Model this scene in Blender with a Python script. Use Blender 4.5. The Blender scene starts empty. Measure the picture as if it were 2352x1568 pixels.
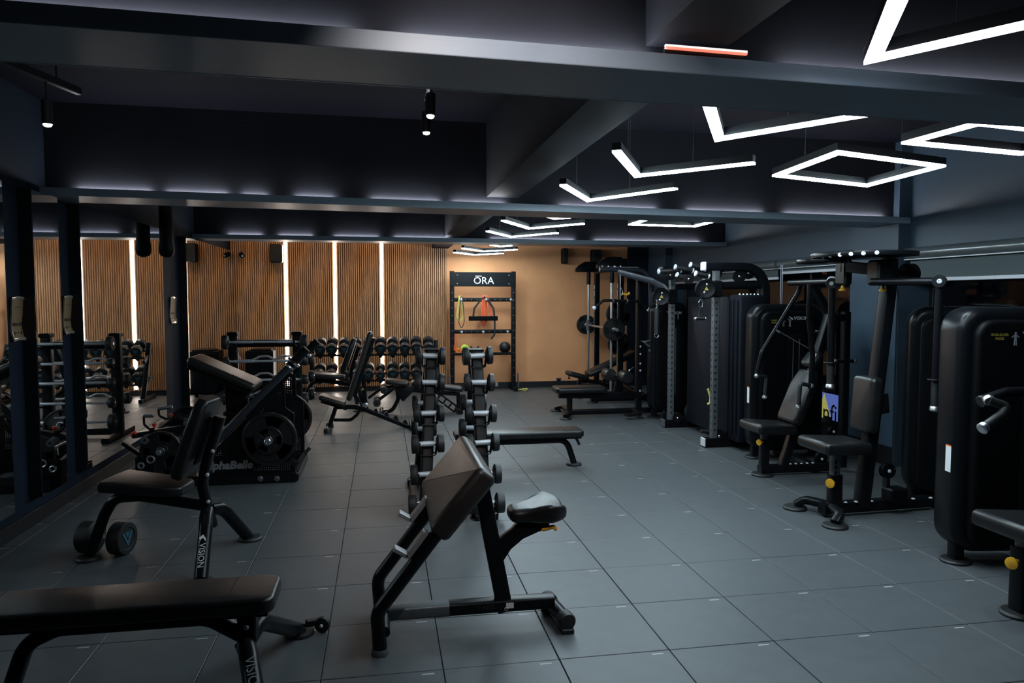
import bpy, bmesh, math, random
from math import sin, cos, pi, radians, sqrt
from mathutils import Vector, Matrix
V = Vector
random.seed(7)
SC = bpy.context.scene
COL = SC.collection

# ------------------------------------------------------------------ camera, world, exposure, area lights
FPX, CAMZ, YAW, PITCH = 1700.0, 1.56, 0.174, 0.0605
FW = V((sin(YAW)*cos(PITCH), cos(YAW)*cos(PITCH), -sin(PITCH)))
RT = V((cos(YAW), -sin(YAW), 0)); UP = RT.cross(FW)
CAM = V((0, 0, CAMZ))
cam_data = bpy.data.cameras.new('camera'); cam = bpy.data.objects.new('camera', cam_data); COL.objects.link(cam)
cam_data.sensor_width = 36; cam_data.lens = FPX/2352*36; cam_data.clip_start = 0.05
cam.matrix_world = Matrix((( RT.x, UP.x, -FW.x, CAM.x), (RT.y, UP.y, -FW.y, CAM.y), (RT.z, UP.z, -FW.z, CAM.z), (0, 0, 0, 1)))
SC.camera = cam
SC.view_settings.view_transform = 'Standard'
SC.view_settings.look = 'None'
SC.view_settings.exposure = 0.95
SC.view_settings.gamma = 1
SC.view_settings.use_curve_mapping = False
W = bpy.data.worlds.new('night_sky'); SC.world = W; W.use_nodes = True
W.node_tree.nodes['Background'].inputs[0].default_value = (0.05, 0.07, 0.12, 1)
W.node_tree.nodes['Background'].inputs[1].default_value = 0.05
LED_POWER, STRIP_POWER, COVE_POWER = 41.0, 15.0, 46.0

def lamp(name, kind, loc, energy, color, **kw):
    d = bpy.data.lights.new(name, kind); d.energy = energy; d.color = color
    for k, v in kw.items(): setattr(d, k, v)
    o = bpy.data.objects.new(name, d); COL.objects.link(o); o.location = loc
    return o
def aim(o, target):
    o.rotation_euler = (V(target)-o.location).to_track_quat('-Z', 'Y').to_euler()

# ------------------------------------------------------------------ survey helpers: turn sight lines into room coordinates (metres)
def ray(px, py): return FW + RT*((px-1176)/FPX) + UP*((784-py)/FPX)
def H(px, py, z): d = ray(px, py); return CAM + d*((z-CAMZ)/d.z)
def F(px, py): return H(px, py, 0)
def D(px, py, y): d = ray(px, py); return CAM + d*(y/d.y)
def XP(px, py, x): d = ray(px, py); return CAM + d*(x/d.x)

# ------------------------------------------------------------------ materials
MATS = {}
def mat(name, color, rough=0.5, metal=0.0, noise=0.0, nscale=20, bump=0.0, bscale=200, spec=0.5, coat=0.0, emit=None, power=0.0, stretch=None):
    m = bpy.data.materials.new(name); m.use_nodes = True; nt = m.node_tree
    b = nt.nodes['Principled BSDF']
    c = (*color, 1)
    b.inputs['Base Color'].default_value = c
    b.inputs['Roughness'].default_value = rough
    b.inputs['Metallic'].default_value = metal
    b.inputs['Specular IOR Level'].default_value = spec
    b.inputs['Coat Weight'].default_value = coat
    tc = nt.nodes.new('ShaderNodeTexCoord')
    src = tc.outputs['Object']
    if stretch:
        mp = nt.nodes.new('ShaderNodeMapping'); mp.inputs['Scale'].default_value = stretch
        nt.links.new(src, mp.inputs[0]); src = mp.outputs[0]
    if noise:
        n = nt.nodes.new('ShaderNodeTexNoise'); n.inputs['Scale'].default_value = nscale; n.inputs['Detail'].default_value = 6
        r = nt.nodes.new('ShaderNodeValToRGB')
        r.color_ramp.elements[0].position = 0.3; r.color_ramp.elements[1].position = 0.7
        r.color_ramp.elements[0].color = tuple(x*(1-noise) for x in color)+(1,)
        r.color_ramp.elements[1].color = tuple(min(1, x*(1+noise)) for x in color)+(1,)
        nt.links.new(src, n.inputs['Vector']); nt.links.new(n.outputs['Fac'], r.inputs[0]); nt.links.new(r.outputs[0], b.inputs['Base Color'])
        rr = nt.nodes.new('ShaderNodeMapRange'); rr.inputs['To Min'].default_value = max(0, rough-0.12*noise*2); rr.inputs['To Max'].default_value = min(1, rough+0.12*noise*2)
        nt.links.new(n.outputs['Fac'], rr.inputs['Value']); nt.links.new(rr.outputs[0], b.inputs['Roughness'])
    if bump:
        n2 = nt.nodes.new('ShaderNodeTexNoise'); n2.inputs['Scale'].default_value = bscale; n2.inputs['Detail'].default_value = 3
        bp = nt.nodes.new('ShaderNodeBump'); bp.inputs['Strength'].default_value = bump; bp.inputs['Distance'].default_value = 0.002
        nt.links.new(src, n2.inputs['Vector']); nt.links.new(n2.outputs['Fac'], bp.inputs['Height']); nt.links.new(bp.outputs[0], b.inputs['Normal'])
    if emit:
        b.inputs['Emission Color'].default_value = (*emit, 1); b.inputs['Emission Strength'].default_value = power
    MATS[name] = m
    return m
RUBBER = mat('floor_rubber', (0.073, 0.080, 0.085), 0.46, noise=0.10, nscale=9, bump=0.15, bscale=260, spec=0.42)
MARK = mat('tile_print', (0.34, 0.35, 0.35), 0.6)
STEEL_BLK = mat('black_powder_coat', (0.0045, 0.005, 0.006), 0.38, noise=0.1, nscale=60, bump=0.05, bscale=500, spec=0.2)
STEEL_SAT = mat('black_satin_steel', (0.0042, 0.0048, 0.0062), 0.30, noise=0.1, nscale=40, spec=0.16)
LEATHER = mat('black_leather', (0.008, 0.008, 0.0085), 0.36, noise=0.15, nscale=14, bump=0.18, bscale=320, spec=0.4)
LEATHER_BR = mat('worn_leather', (0.016, 0.013, 0.0115), 0.36, noise=0.25, nscale=7, bump=0.2, bscale=300)
PLASTIC = mat('black_plastic', (0.0028, 0.0031, 0.0038), 0.45, noise=0.1, nscale=30, spec=0.08)
GRIP = mat('grip_rubber', (0.0075, 0.008, 0.009), 0.5, bump=0.3, bscale=900)
IRON = mat('cast_iron', (0.006, 0.006, 0.0065), 0.42, noise=0.2, nscale=50, bump=0.15, bscale=400)
CHROME = mat('chrome', (0.75, 0.76, 0.78), 0.18, 1.0, noise=0.04, nscale=30)
HANDLE = mat('bright_handle', (0.50, 0.51, 0.54), 0.36, 0.35, noise=0.05, nscale=200)
ADDED_FILL = mat('added_fill_warm', (0.9, 0.9, 0.9), 0.4, emit=(1.0, 0.74, 0.50), power=16.0)  # glow of the fill lights added over the slat wall
SATIN = mat('satin_steel', (0.62, 0.63, 0.65), 0.34, 1.0, noise=0.06, nscale=120)
GREYMET = mat('grey_painted_steel', (0.10, 0.11, 0.12), 0.4, 0.3, noise=0.1, nscale=40)
YELLOW = mat('yellow_plastic', (0.72, 0.36, 0.02), 0.4, noise=0.05, nscale=30)
WHITE = mat('white_print', (0.72, 0.73, 0.74), 0.5, noise=0.03, nscale=50)
GREYPRINT = mat('grey_print', (0.22, 0.22, 0.23), 0.5, noise=0.05, nscale=50)
TEAL = mat('teal_print', (0.02, 0.10, 0.13), 0.4, noise=0.05, nscale=50)
YPRINT = mat('yellow_print', (0.36, 0.29, 0.05), 0.5, noise=0.05, nscale=50)
RED = mat('red_plastic', (0.55, 0.04, 0.02), 0.4, noise=0.05, nscale=50)
ORANGE = mat('orange_foam', (0.85, 0.20, 0.03), 0.6, noise=0.1, nscale=50)
LIME = mat('lime_foam', (0.55, 0.68, 0.07), 0.6, noise=0.1, nscale=50)
BAND_Y = mat('yellow_latex', (0.62, 0.55, 0.12), 0.5, noise=0.1, nscale=30)
BAND_R = mat('red_latex', (0.78, 0.11, 0.03), 0.5, noise=0.1, nscale=30)
NAVY = mat('navy_wall_paint', (0.012, 0.0175, 0.028), 0.7, noise=0.08, nscale=3, bump=0.08, bscale=120, spec=0.06)
NAVY_R = mat('slate_wall_paint', (0.046, 0.076, 0.110), 0.5, noise=0.08, nscale=3, bump=0.08, bscale=120)
CEIL = mat('dark_ceiling_paint', (0.0055, 0.006, 0.012), 0.85, noise=0.1, nscale=4, bump=0.1, bscale=90, spec=0.08)
BEAM = mat('grey_beam_laminate', (0.24, 0.295, 0.35), 0.40, noise=0.05, nscale=5, bump=0.02, bscale=60, spec=0.3)
BEAMLONG = mat('charcoal_beam_paint', (0.012, 0.013, 0.018), 0.75, noise=0.1, nscale=4, spec=0.1)
LEVER = mat('blue_black_steel', (0.030, 0.034, 0.045), 0.3, 0.3, noise=0.06, nscale=60)
HOOK = mat('raw_steel', (0.30, 0.30, 0.31), 0.4, 0.5, noise=0.08, nscale=80)
SUBFLOOR = mat('joint_filler', (0.17, 0.18, 0.18), 0.7, noise=0.1, nscale=30)
BEAMCORE = mat('dark_beam_paint', (0.018, 0.019, 0.025), 0.75, noise=0.1, nscale=4, spec=0.12)
TERRA = mat('terracotta_wall_paint', (0.97, 0.42, 0.19), 0.8, noise=0.09, nscale=2.2, bump=0.1, bscale=140)
WOOD = mat('slat_wood', (0.66, 0.33, 0.15), 0.5, noise=0.35, nscale=6, stretch=(12, 12, 0.7), bump=0.1, bscale=60)
WOODBACK = mat('slat_backing', (0.13, 0.06, 0.03), 0.7, noise=0.2, nscale=10)
NAVY_PANEL = mat('navy_shroud', (0.0062, 0.0078, 0.0125), 0.55, noise=0.1, nscale=20, spec=0.12)
SKIRT = mat('black_baseboard', (0.008, 0.008, 0.010), 0.45, noise=0.1, nscale=20)
BLIND = mat('grey_blind_fabric', (0.075, 0.095, 0.10), 0.8, noise=0.1, nscale=60, bump=0.2, bscale=600)
TUBEG = mat('blind_cassette', (0.14, 0.16, 0.17), 0.22, 0.3, noise=0.05, nscale=20)
ALU = mat('white_aluminium', (0.62, 0.63, 0.68), 0.35, noise=0.03, nscale=30)
PAPER = mat('kraft_notice', (0.24, 0.15, 0.07), 0.6, noise=0.12, nscale=20)
FILM = mat('notice_sleeve', (0.5, 0.42, 0.34), 0.12, 0.5, noise=0.1, nscale=20)
INK = mat('black_ink', (0.02, 0.018, 0.015), 0.6, noise=0.1, nscale=20)
MIRROR = mat('mirror_silver', (0.70, 0.72, 0.73), 0.015, 1.0, noise=0.01, nscale=2)
CREAM = mat('cream_plastic', (0.6, 0.52, 0.4), 0.4, noise=0.05, nscale=20)
LED = mat('led_diffuser', (0.9, 0.9, 0.9), 0.4, emit=(0.72, 0.91, 1.0), power=LED_POWER)
STRIP = mat('led_strip_warm', (0.9, 0.9, 0.9), 0.4, emit=(1.0, 0.90, 0.80), power=STRIP_POWER)
COVE = mat('led_cove', (0.9, 0.9, 0.9), 0.4, emit=(0.96, 0.97, 1.0), power=COVE_POWER)
LED_DIM = mat('led_diffuser_dim', (0.9, 0.9, 0.9), 0.4, emit=(0.80, 0.88, 1.0), power=LED_POWER*0.19)
COVE_W = mat('led_strip_white', (0.9, 0.9, 0.9), 0.4, emit=(1.0, 0.93, 0.9), power=0.5)
REDLED = mat('led_red_warm', (0.9, 0.5, 0.4), 0.4, emit=(1.0, 0.22, 0.14), power=0.6)
LENS = mat('spot_lens', (0.9, 0.9, 0.9), 0.3, emit=(0.95, 0.97, 1.0), power=6)
SCREEN = mat('outdoor_screen', (0.02, 0.02, 0.03), 0.5, emit=(0.10, 0.14, 0.42), power=0.55)
SCREENY = mat('outdoor_screen_yellow', (0.02, 0.02, 0.03), 0.5, emit=(0.42, 0.40, 0.10), power=0.5)
NIGHTWALL = mat('night_facade', (0.03, 0.03, 0.04), 0.8, noise=0.2, nscale=2)
def glass_mat():
    m = bpy.data.materials.new('window_glass'); m.use_nodes = True; b = m.node_tree.nodes['Principled BSDF']
    b.inputs['Base Color'].default_value = (0.75, 0.8, 0.85, 1); b.inputs['Transmission Weight'].default_value = 1
    b.inputs['Roughness'].default_value = 0.0; b.inputs['IOR'].default_value = 1.22
    return m
GLASS = glass_mat()

# ------------------------------------------------------------------ mesh builder
def ortho(d, up=V((0, 0, 1))):
    d = d.normalized()
    if abs(d.dot(up)) > 0.98: up = V((0, 1, 0)) if abs(d.y) < 0.9 else V((1, 0, 0))
    a = up.cross(d).normalized(); b = d.cross(a).normalized()
    return a, b
def frame(o, x, y):
    x = V(x).normalized(); z = x.cross(V(y)).normalized(); y = z.cross(x)
    return Matrix(((x.x, y.x, z.x, o[0]), (x.y, y.y, z.y, o[1]), (x.z, y.z, z.z, o[2]), (0, 0, 0, 1)))
def fillet(pts, r, n=6):
    pts = [V(p) for p in pts]
    if r <= 0 or len(pts) < 3: return pts
    out = [pts[0]]
    for i in range(1, len(pts)-1):
        p = pts[i]; a = pts[i-1]-p; b = pts[i+1]-p
        la, lb = a.length, b.length; a.normalize(); b.normalize()
        ang = a.angle(b, pi)
        if ang > pi-0.02: out.append(p); continue
        t = min(r/math.tan(ang/2), la*0.48, lb*0.48)
        p0, p2 = p+a*t, p+b*t
        for k in range(n+1):
            u = k/n; out.append(p0*(1-u)**2+p*2*u*(1-u)+p2*u*u)
    out.append(pts[-1]); return out
def rrect(w, h, r, n=5):
    r = min(r, w/2-1e-4, h/2-1e-4); o = []
    for cx_, cy_, a0 in ((w/2-r, h/2-r, 0), (-w/2+r, h/2-r, pi/2), (-w/2+r, -h/2+r, pi), (w/2-r, -h/2+r, 3*pi/2)):
        for k in range(n+1):
            a = a0+pi/2*k/n; o.append((cx_+r*cos(a), cy_+r*sin(a)))
    return o
def circle(r, n=24): return [(r*cos(2*pi*k/n), r*sin(2*pi*k/n)) for k in range(n)]
class MB:
    def __init__(s): s.v = []; s.f = []; s.m = []
    def add(s, vs, fs, mi=0):
        o = len(s.v); s.v += [V(p) for p in vs]; s.f += [tuple(i+o for i in f) for f in fs]; s.m += [mi]*len(fs); return s
    def box(s, c, size, rot=None, bev=0.0, mi=0):
        hx, hy, hz = [x/2 for x in size]; c = V(c)
        b = min(bev, hx*.9, hy*.9, hz*.9)
        if b <= 0:
            vs = [V((x*hx, y*hy, z*hz)) for x in (-1, 1) for y in (-1, 1) for z in (-1, 1)]
            fs = [(0, 1, 3, 2), (4, 6, 7, 5), (0, 4, 5, 1), (2, 3, 7, 6), (0, 2, 6, 4), (1, 5, 7, 3)]
        else:
            vs = []; idx = {}
            for x in (-1, 1):
                for y in (-1, 1):
                    for z in (-1, 1):
                        for ax in range(3):
                            q = [x*(hx-b), y*(hy-b), z*(hz-b)]; q[ax] = (x, y, z)[ax]*(hx, hy, hz)[ax]
                            idx[(x, y, z, ax)] = len(vs); vs.append(V(q))
            fs = []
            for ax in range(3):
                o1, o2 = [a for a in range(3) if a != ax]
                for sg in (-1, 1):
                    ring = []
                    for s1, s2 in ((-1, -1), (1, -1), (1, 1), (-1, 1)):
                        k = [0, 0, 0]; k[ax] = sg; k[o1] = s1; k[o2] = s2; ring.append(idx[(*k, ax)])
                    flip = (sg == 1) == (ax == 1)
                    fs.append(tuple(ring[::-1] if flip else ring))
            for x in (-1, 1):
                for y in (-1, 1):
                    for z in (-1, 1):
                        t = (idx[(x, y, z, 0)], idx[(x, y, z, 1)], idx[(x, y, z, 2)])
                        fs.append(t if x*y*z > 0 else t[::-1])
            for ax in range(3):
                o1, o2 = [a for a in range(3) if a != ax]
                for s1 in (-1, 1):
                    for s2 in (-1, 1):
                        q = []
                        for sg, which in ((-1, o1), (1, o1), (1, o2), (-1, o2)):
                            k = [0, 0, 0]; k[ax] = sg; k[o1] = s1; k[o2] = s2; q.append(idx[(*k, which)])
                        n = (vs[q[1]]-vs[q[0]]).cross(vs[q[2]]-vs[q[0]])
                        if n.dot(vs[q[0]]+vs[q[2]]) < 0: q = q[::-1]
                        fs.append(tuple(q))
        if rot is not None: vs = [rot @ p for p in vs]
        return s.add([p+c for p in vs], fs, mi)
    def bar(s, p, q, w, h, up=(0, 0, 1), bev=0.004, mi=0):
        p, q = V(p), V(q); d = q-p; a, b = ortho(d, V(up)); d.normalize()
        M3 = Matrix(((d.x, a.x, b.x), (d.y, a.y, b.y), (d.z, a.z, b.z)))
        return s.box((p+q)/2, ((q-p).length, w, h), M3, bev, mi)
    def sweep(s, pts, sec, up=(0, 0, 1), closed=False, mi=0):
        pts = [V(p) for p in pts]; n = len(pts); m = len(sec); rings = []
        up = V(up); a = None
        for i, p in enumerate(pts):
            if closed: t = (pts[(i+1) % n]-pts[i-1]).normalized()
            else:
                t = ((pts[i+1]-p).normalized() if i < n-1 else V())+((p-pts[i-1]).normalized() if i else V()); t.normalize()
            if a is None: a, b = ortho(t, up)
            else:
                a = (a-t*a.dot(t)).normalized(); b = t.cross(a)
            k = 1.0
            if 0 < i < n-1:
                c_ = max(0.5, (pts[i+1]-p).normalized().dot(t)); k = 1/c_
            rings.append([p+a*x+b*y for x, y in sec])
        vs = [q for r in rings for q in r]; fs = []
        for i in range(n if closed else n-1):
            j = (i+1) % n
            for k in range(m):
                l = (k+1) % m; fs.append((i*m+k, i*m+l, j*m+l, j*m+k))
        if not closed: fs.append(tuple(range(m))[::-1]); fs.append(tuple(range((n-1)*m, n*m)))
        return s.add(vs, fs, mi)
    def tube(s, pts, r, fil=0.0, seg=12, mi=0, n=6):
        return s.sweep(fillet(pts, fil, n), circle(r, seg), mi=mi)
    def rtube(s, pts, w, h, fil=0.0, up=(0, 0, 1), r=None, mi=0, n=6):
        return s.sweep(fillet(pts, fil, n), rrect(w, h, r if r is not None else min(w, h)*0.22, 3), up, mi=mi)
    def lathe(s, o, ax, prof, seg=24, mi=0):
        o = V(o); ax = V(ax).normalized(); a, b = ortho(ax); m = len(prof); vs = []; fs = []
        for r, t in prof:
            for k in range(seg):
                an = 2*pi*k/seg; vs.append(o+ax*t+(a*cos(an)+b*sin(an))*max(r, 1e-5))
        for i in range(m-1):
            for k in range(seg):
                l = (k+1) % seg; fs.append((i*seg+k, i*seg+l, (i+1)*seg+l, (i+1)*seg+k))
        fs.append(tuple(range(seg))[::-1]); fs.append(tuple(range((m-1)*seg, m*seg)))
        return s.add(vs, fs, mi)
    def disc(s, o, ax, r, t, bev=0.003, seg=24, mi=0):
        bev = min(bev, r*.4, t*.4)
        return s.lathe(o, ax, [(r-bev, -t/2), (r, -t/2+bev), (r, t/2-bev), (r-bev, t/2)], seg, mi)
    def rod(s, p, q, r, seg=14, bev=0.002, mi=0):
        p, q = V(p), V(q); return s.disc((p+q)/2, q-p, r, (q-p).length, bev, seg, mi)
    def ball(s, c, r, seg=18, mi=0, sq=1.0):
        return s.lathe(c, (0, 0, 1), [(r*sin(pi*k/10), -r*sq*cos(pi*k/10)) for k in range(11)], seg, mi)
    def ring(s, o, ax, R, r, seg=24, sec=8, mi=0):
        o = V(o); a, b = ortho(V(ax))
        return s.sweep([o+(a*cos(2*pi*k/seg)+b*sin(2*pi*k/seg))*R for k in range(seg)], circle(r, sec), ax, True, mi)
    def slab(s, poly, T, depth, bev=0.004, nb=2, mi=0):
        """outline in the xy plane of T, thickness along T's z, rounded rims"""
        n = len(poly); P = [V((x, y)) for x, y in poly]
        area = sum(P[i].x*P[(i+1) % n].y-P[(i+1) % n].x*P[i].y for i in range(n))
        if area < 0: P = P[::-1]
        nor = []
        for i in range(n):
            d1 = (P[i]-P[i-1]); d2 = (P[(i+1) % n]-P[i])
            if d1.length < 1e-7: d1 = d2
            if d2.length < 1e-7: d2 = d1
            d1 = d1.normalized(); d2 = d2.normalized()
            n1 = V((d1.y, -d1.x)); n2 = V((d2.y, -d2.x)); q = n1+n2
            if q.length < 1e-5: q = n1
            q = q.normalized(); nor.append(q/max(0.5, q.dot(n1)))
        prof = []
        bev = min(bev, depth*.49)
        for k in range(nb+1):
            a = pi/2*k/nb; prof.append((bev*(1-sin(a)), bev*(1-cos(a))))
        prof = prof+[(i, depth-z) for i, z in prof[::-1]]
        vs = []; fs = []
        for ins, z in prof:
            for i in range(n):
                q = P[i]-nor[i]*ins; vs.append(T @ V((q.x, q.y, z-depth/2)))
        for k in range(len(prof)-1):
            for i in range(n):
                j = (i+1) % n; fs.append((k*n+i, k*n+j, (k+1)*n+j, (k+1)*n+i))
        fs.append(tuple(range(n))[::-1]); o = (len(prof)-1)*n; fs.append(tuple(range(o, o+n)))
        return s.add(vs, fs, mi)
    def pad(s, c, x, y, lx, ly, t, r=0.04, bev=None, nb=4, mi=0):
        """cushion centred at c, length lx along x, width ly along y"""
        return s.slab(rrect(lx, ly, r), frame(c, x, y), t, bev if bev is not None else t*.45, nb, mi)
    def text(s, string, T, size, depth=0.002, mi=0, align='CENTER', shear=0.0, width=None):
        cu = bpy.data.curves.new('lettering', 'FONT'); cu.body = string; cu.size = size; cu.align_x = align; cu.align_y = 'CENTER'
        cu.extrude = depth/2; cu.resolution_u = 2; cu.shear = shear
        if width: cu.offset = width
        ob = bpy.data.objects.new('lettering', cu); me = bpy.data.meshes.new_from_object(ob)
        s.add([T @ v.co for v in me.vertices], [tuple(p.vertices) for p in me.polygons], mi)
        bpy.data.objects.remove(ob); bpy.data.curves.remove(cu); bpy.data.meshes.remove(me)
        return s
    def mesh(s, name, mats, inv=None, sharp=35):
        me = bpy.data.meshes.new(name)
        vs = [inv @ p for p in s.v] if inv is not None else s.v
        me.from_pydata([tuple(p) for p in vs], [], s.f)
        for m in (mats if isinstance(mats, (list, tuple)) else [mats]): me.materials.append(m)
        if any(s.m): me.polygons.foreach_set('material_index', s.m)
        me.polygons.foreach_set('use_smooth', [True]*len(s.f))
        me.set_sharp_from_angle(angle=radians(sharp)); me.update()
        return me
def link(name, me, parent=None):
    o = bpy.data.objects.new(name, me); COL.objects.link(o)
    if parent: o.parent = parent
    return o
def tag(o, label=None, cat=None, group=None, kind=None):
    if label: o['label'] = label
    if cat: o['category'] = cat
    if group: o['group'] = group
    if kind: o['kind'] = kind
    return o
class Thing:
    """an Empty at the thing's base; parts are given in room coordinates (or local ones with local=True)"""
    def __init__(s, name, label, cat, loc=(0, 0, 0), rot=0.0, group=None):
        s.e = bpy.data.objects.new(name, None); COL.objects.link(s.e); s.e.empty_display_size = 0.1
        s.M = Matrix.Translation(V(loc)) @ Matrix.Rotation(rot, 4, 'Z'); s.e.matrix_world = s.M; s.inv = s.M.inverted()
        tag(s.e, label, cat, group)
    def part(s, name, mb, m, label=None, parent=None, local=False, kind=None):
        o = link(name, mb.mesh(name, m, None if local else s.inv), parent or s.e)
        return tag(o, label, kind=kind)
def solo(name, mb, m, label, cat, loc=(0, 0, 0), group=None, rot=0.0, local=False):
    M = Matrix.Translation(V(loc)) @ Matrix.Rotation(rot, 4, 'Z')
    o = link(name, mb.mesh(name, m, None if local else M.inverted())); o.matrix_world = M
    return tag(o, label, cat, group)
def struct(name, mb, m, parent=None, kind='structure'):
    o = link(name, mb.mesh(name, m), parent)
    if parent is None: o['kind'] = kind
    return o
def dup(root, M, label=None):
    r = root.copy(); COL.objects.link(r); r.matrix_world = M
    if label: r['label'] = label
    for ch in list(root.children):
        c = ch.copy(); COL.objects.link(c); c.parent = r
        for g in list(ch.children):
            d = g.copy(); COL.objects.link(d); d.parent = c
    return r
# ------------------------------------------------------------------ room shell
XM = -2.28
XL, XR, YB, YF, ZC = -2.37, 4.60, 12.45, -3.2, 2.95
# floor: every tile in view its own piece
sub = struct('floor', MB().box(((XL+XR)/2+0.1, (YB+YF)/2, -0.045), (XR-XL+1.0, YB-YF+0.6, 0.06), bev=0), SUBFLOOR)
TX0, TY0 = -0.262, 4.02
tile = MB().box((0, 0, -0.0085), (0.4965, 0.4965, 0.017), bev=0.0022)
tile.box((0.185, 0.222, 0.0001), (0.052, 0.010, 0.0006), mi=1)
tile_me = tile.mesh('floor_tile', [RUBBER, MARK]); tile_me.name = 'floor_tile'
tiles = []
for i in range(-6, 11):
    for j in range(-15, 18):
        cx, cy = TX0+0.5*i+0.25, TY0+0.5*j+0.25
        if cx-0.25 < XL-0.5 or cx > XR+0.3 or cy+0.2 > YB+0.25 or cy < YF: continue
        tiles.append((cx, cy))
def seen(t):
    d = V((t[0], t[1], 0))-CAM; z = d.dot(FW)
    if z < 0.5: return 1e9
    u, v_ = d.dot(RT)/z*FPX, d.dot(UP)/z*FPX
    return z if abs(u) < 1290 and abs(v_) < 900 else 1e6+z
tiles.sort(key=seen)
rest = MB()
for k, (cx, cy) in enumerate(tiles):
    if k < 296:
        o = link('floor_tile', tile_me, sub)
        o.location = (cx, cy, random.uniform(-0.0006, 0.0006)); o.rotation_euler = (random.uniform(-.0006, .0006), random.uniform(-.0006, .0006), random.uniform(-.002, .002))
    else:
        rest.box((cx, cy, -0.0085), (0.4965, 0.4965, 0.017), bev=0.0022)
tag(link('distant_tiles', rest.mesh('distant_tiles', RUBBER), sub), kind='stuff')

struct('ceiling', MB().box(((XL+XR)/2, (YB+YF)/2, ZC+0.1), (XR-XL+2, YB-YF+1, 0.2)), CEIL)
# left wall: piers and bands round recessed mirrors
def yl(px): return XP(px, 700, XM).y
cuts = [(2.6, yl(16)), (yl(82), yl(141)), (yl(190), yl(377)), (yl(431), YB-0.10)]
ML, MT = 0.205, 2.27
struct('wall_left', MB().box((XL-0.10, (YB+YF)/2, ZC/2), (0.20, YB-YF, ZC)), NAVY)
struct('baseboard_left', MB().box((XL+0.008, (YB+YF)/2, 0.05), (0.016, YB-YF, 0.10), bev=0.003), SKIRT)
wl = ['wall mirror before the nearest navy pier at the left edge', 'narrow wall mirror between the two navy piers with notices',
      'wide wall mirror reflecting the barbell rack and slat wall', 'wall mirror in the back left corner beside the slat wall']
for (a, b), lb in zip(cuts, wl):
    t = Thing('wall_mirror', lb, 'mirror', (XL, (a+b)/2, ML), group='mirrors along the left wall')
    t.part('mirror_box', MB().box(((XL+XM-.007)/2, (a+b)/2, (ML+MT)/2), (XM-XL-.007, b-a, MT-ML)), SKIRT)
    t.part('mirror_glass', MB().box((XM-.0035, (a+b)/2, (ML+MT)/2), (0.006, b-a-.004, MT-ML-.004)), MIRROR)
# back wall: terracotta part, slat panels with light strips
XS = 1.075
struct('wall_back', MB().box(((XL+XR)/2+.1, YB+0.12, ZC/2), (XR-XL+.6, 0.2, ZC)), TERRA)
struct('trim_1', MB().box((4.42, YB-0.02, ZC/2), (0.36, 0.08, ZC)), NAVY)
struct('baseboard_back', MB().box(((XL+XR)/2, YB+0.008, 0.05), (XR-XL, 0.03, 0.10), bev=0.003), SKIRT)
sw = Thing('slat_wall', 'vertical wooden slat cladding on the back wall with three light strips', 'wall cladding', ((XL+XS)/2, YB, 0))
edges = [XL+0.005, -1.515, -0.746, 0.005, XS]
for a, b in zip(edges[:-1], edges[1:]):
    a2, b2 = a+(0.024 if a > XL+.1 else 0), b-(0.024 if b < XS-.1 else 0)
    pnl = sw.part('slat_panel', MB().box(((a2+b2)/2, YB-0.004, 1.50), (b2-a2, 0.012, 2.84)), WOODBACK)
    s_ = MB(); n = round((b2-a2)/0.0335); st = (b2-a2)/n
    for k in range(n):
        s_.box((a2+st*(k+.5), YB-0.022, 1.50), (st*0.66, 0.028, 2.84), bev=0.003)
    sw.part('wood_slats', s_, WOOD, parent=pnl, kind='stuff')
for x, lb in zip(edges[1:4], ('left', 'middle', 'right')):
    t = Thing('light_strip', f'glowing vertical warm white light strip, {lb} one of three in the slat wall', 'light strip', (x, YB-.02, 0.1), group='light strips in the slat wall')
    t.part('channel', MB().box((x, YB-0.010, 1.45), (0.044, 0.018, 2.70)), ALU)
    t.part('diffuser', MB().box((x, YB-0.026, 1.45), (0.026, 0.016, 2.70), bev=0.004), STRIP)
# right wall: column faces, upper band, window bays
w = MB()
w.box((XR+0.42, (YB+YF)/2, (1.99+ZC)/2), (0.60, YB-YF, ZC-1.99))            # band over the windows
w.box((XR+0.45, (YB+YF)/2, 0.035), (0.60, YB-YF, 0.07))                      # low sill wall
CY = [(6.02, 6.70), (11.6, YB+.1), (1.55, 2.2), (YF-.1, -2.4)]
for a, b in CY: w.box((XR+0.25, (a+b)/2, ZC/2), (0.50, b-a, ZC))
struct('wall_right', w, NAVY_R)
b_ = MB(); 
for a, b in CY: b_.box((XR-0.008, (a+b)/2, 0.09), (0.016, b-a, 0.18), bev=0.003)
b_.box((XR+0.142, (YB+YF)/2, 0.035), (0.016, YB-YF, 0.07))
struct('baseboard_right', b_, SKIRT)
bays = [(6.70, 11.6), (2.2, 6.02), (-2.4, 1.55)]
for n, (a, b) in enumerate(bays):
    fr = MB(); x = XR+0.36
    for z in (0.095, 1.965): fr.box((x, (a+b)/2, z), (0.06, b-a, 0.05), bev=0.004)
    m = 4 if n == 0 else 3
    ys = [a+(b-a)*k/m for k in range(m+1)]
    for y in ys: fr.box((x, min(max(y, a+.025), b-.025), 1.03), (0.06, 0.05, 1.84), bev=0.004)
    wo = struct(f'window_{n+1}', fr, SKIRT)
    for y0, y1 in zip(ys[:-1], ys[1:]):
        link('pane', MB().box((x, (y0+y1)/2, 1.03), (0.008, y1-y0-0.05, 1.82)).mesh('pane', GLASS), wo)
struct('wall_rear', MB().box(((XL+XR)/2, YF-0.1, ZC/2), (XR-XL+1, 0.2, ZC)), NAVY)
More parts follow.
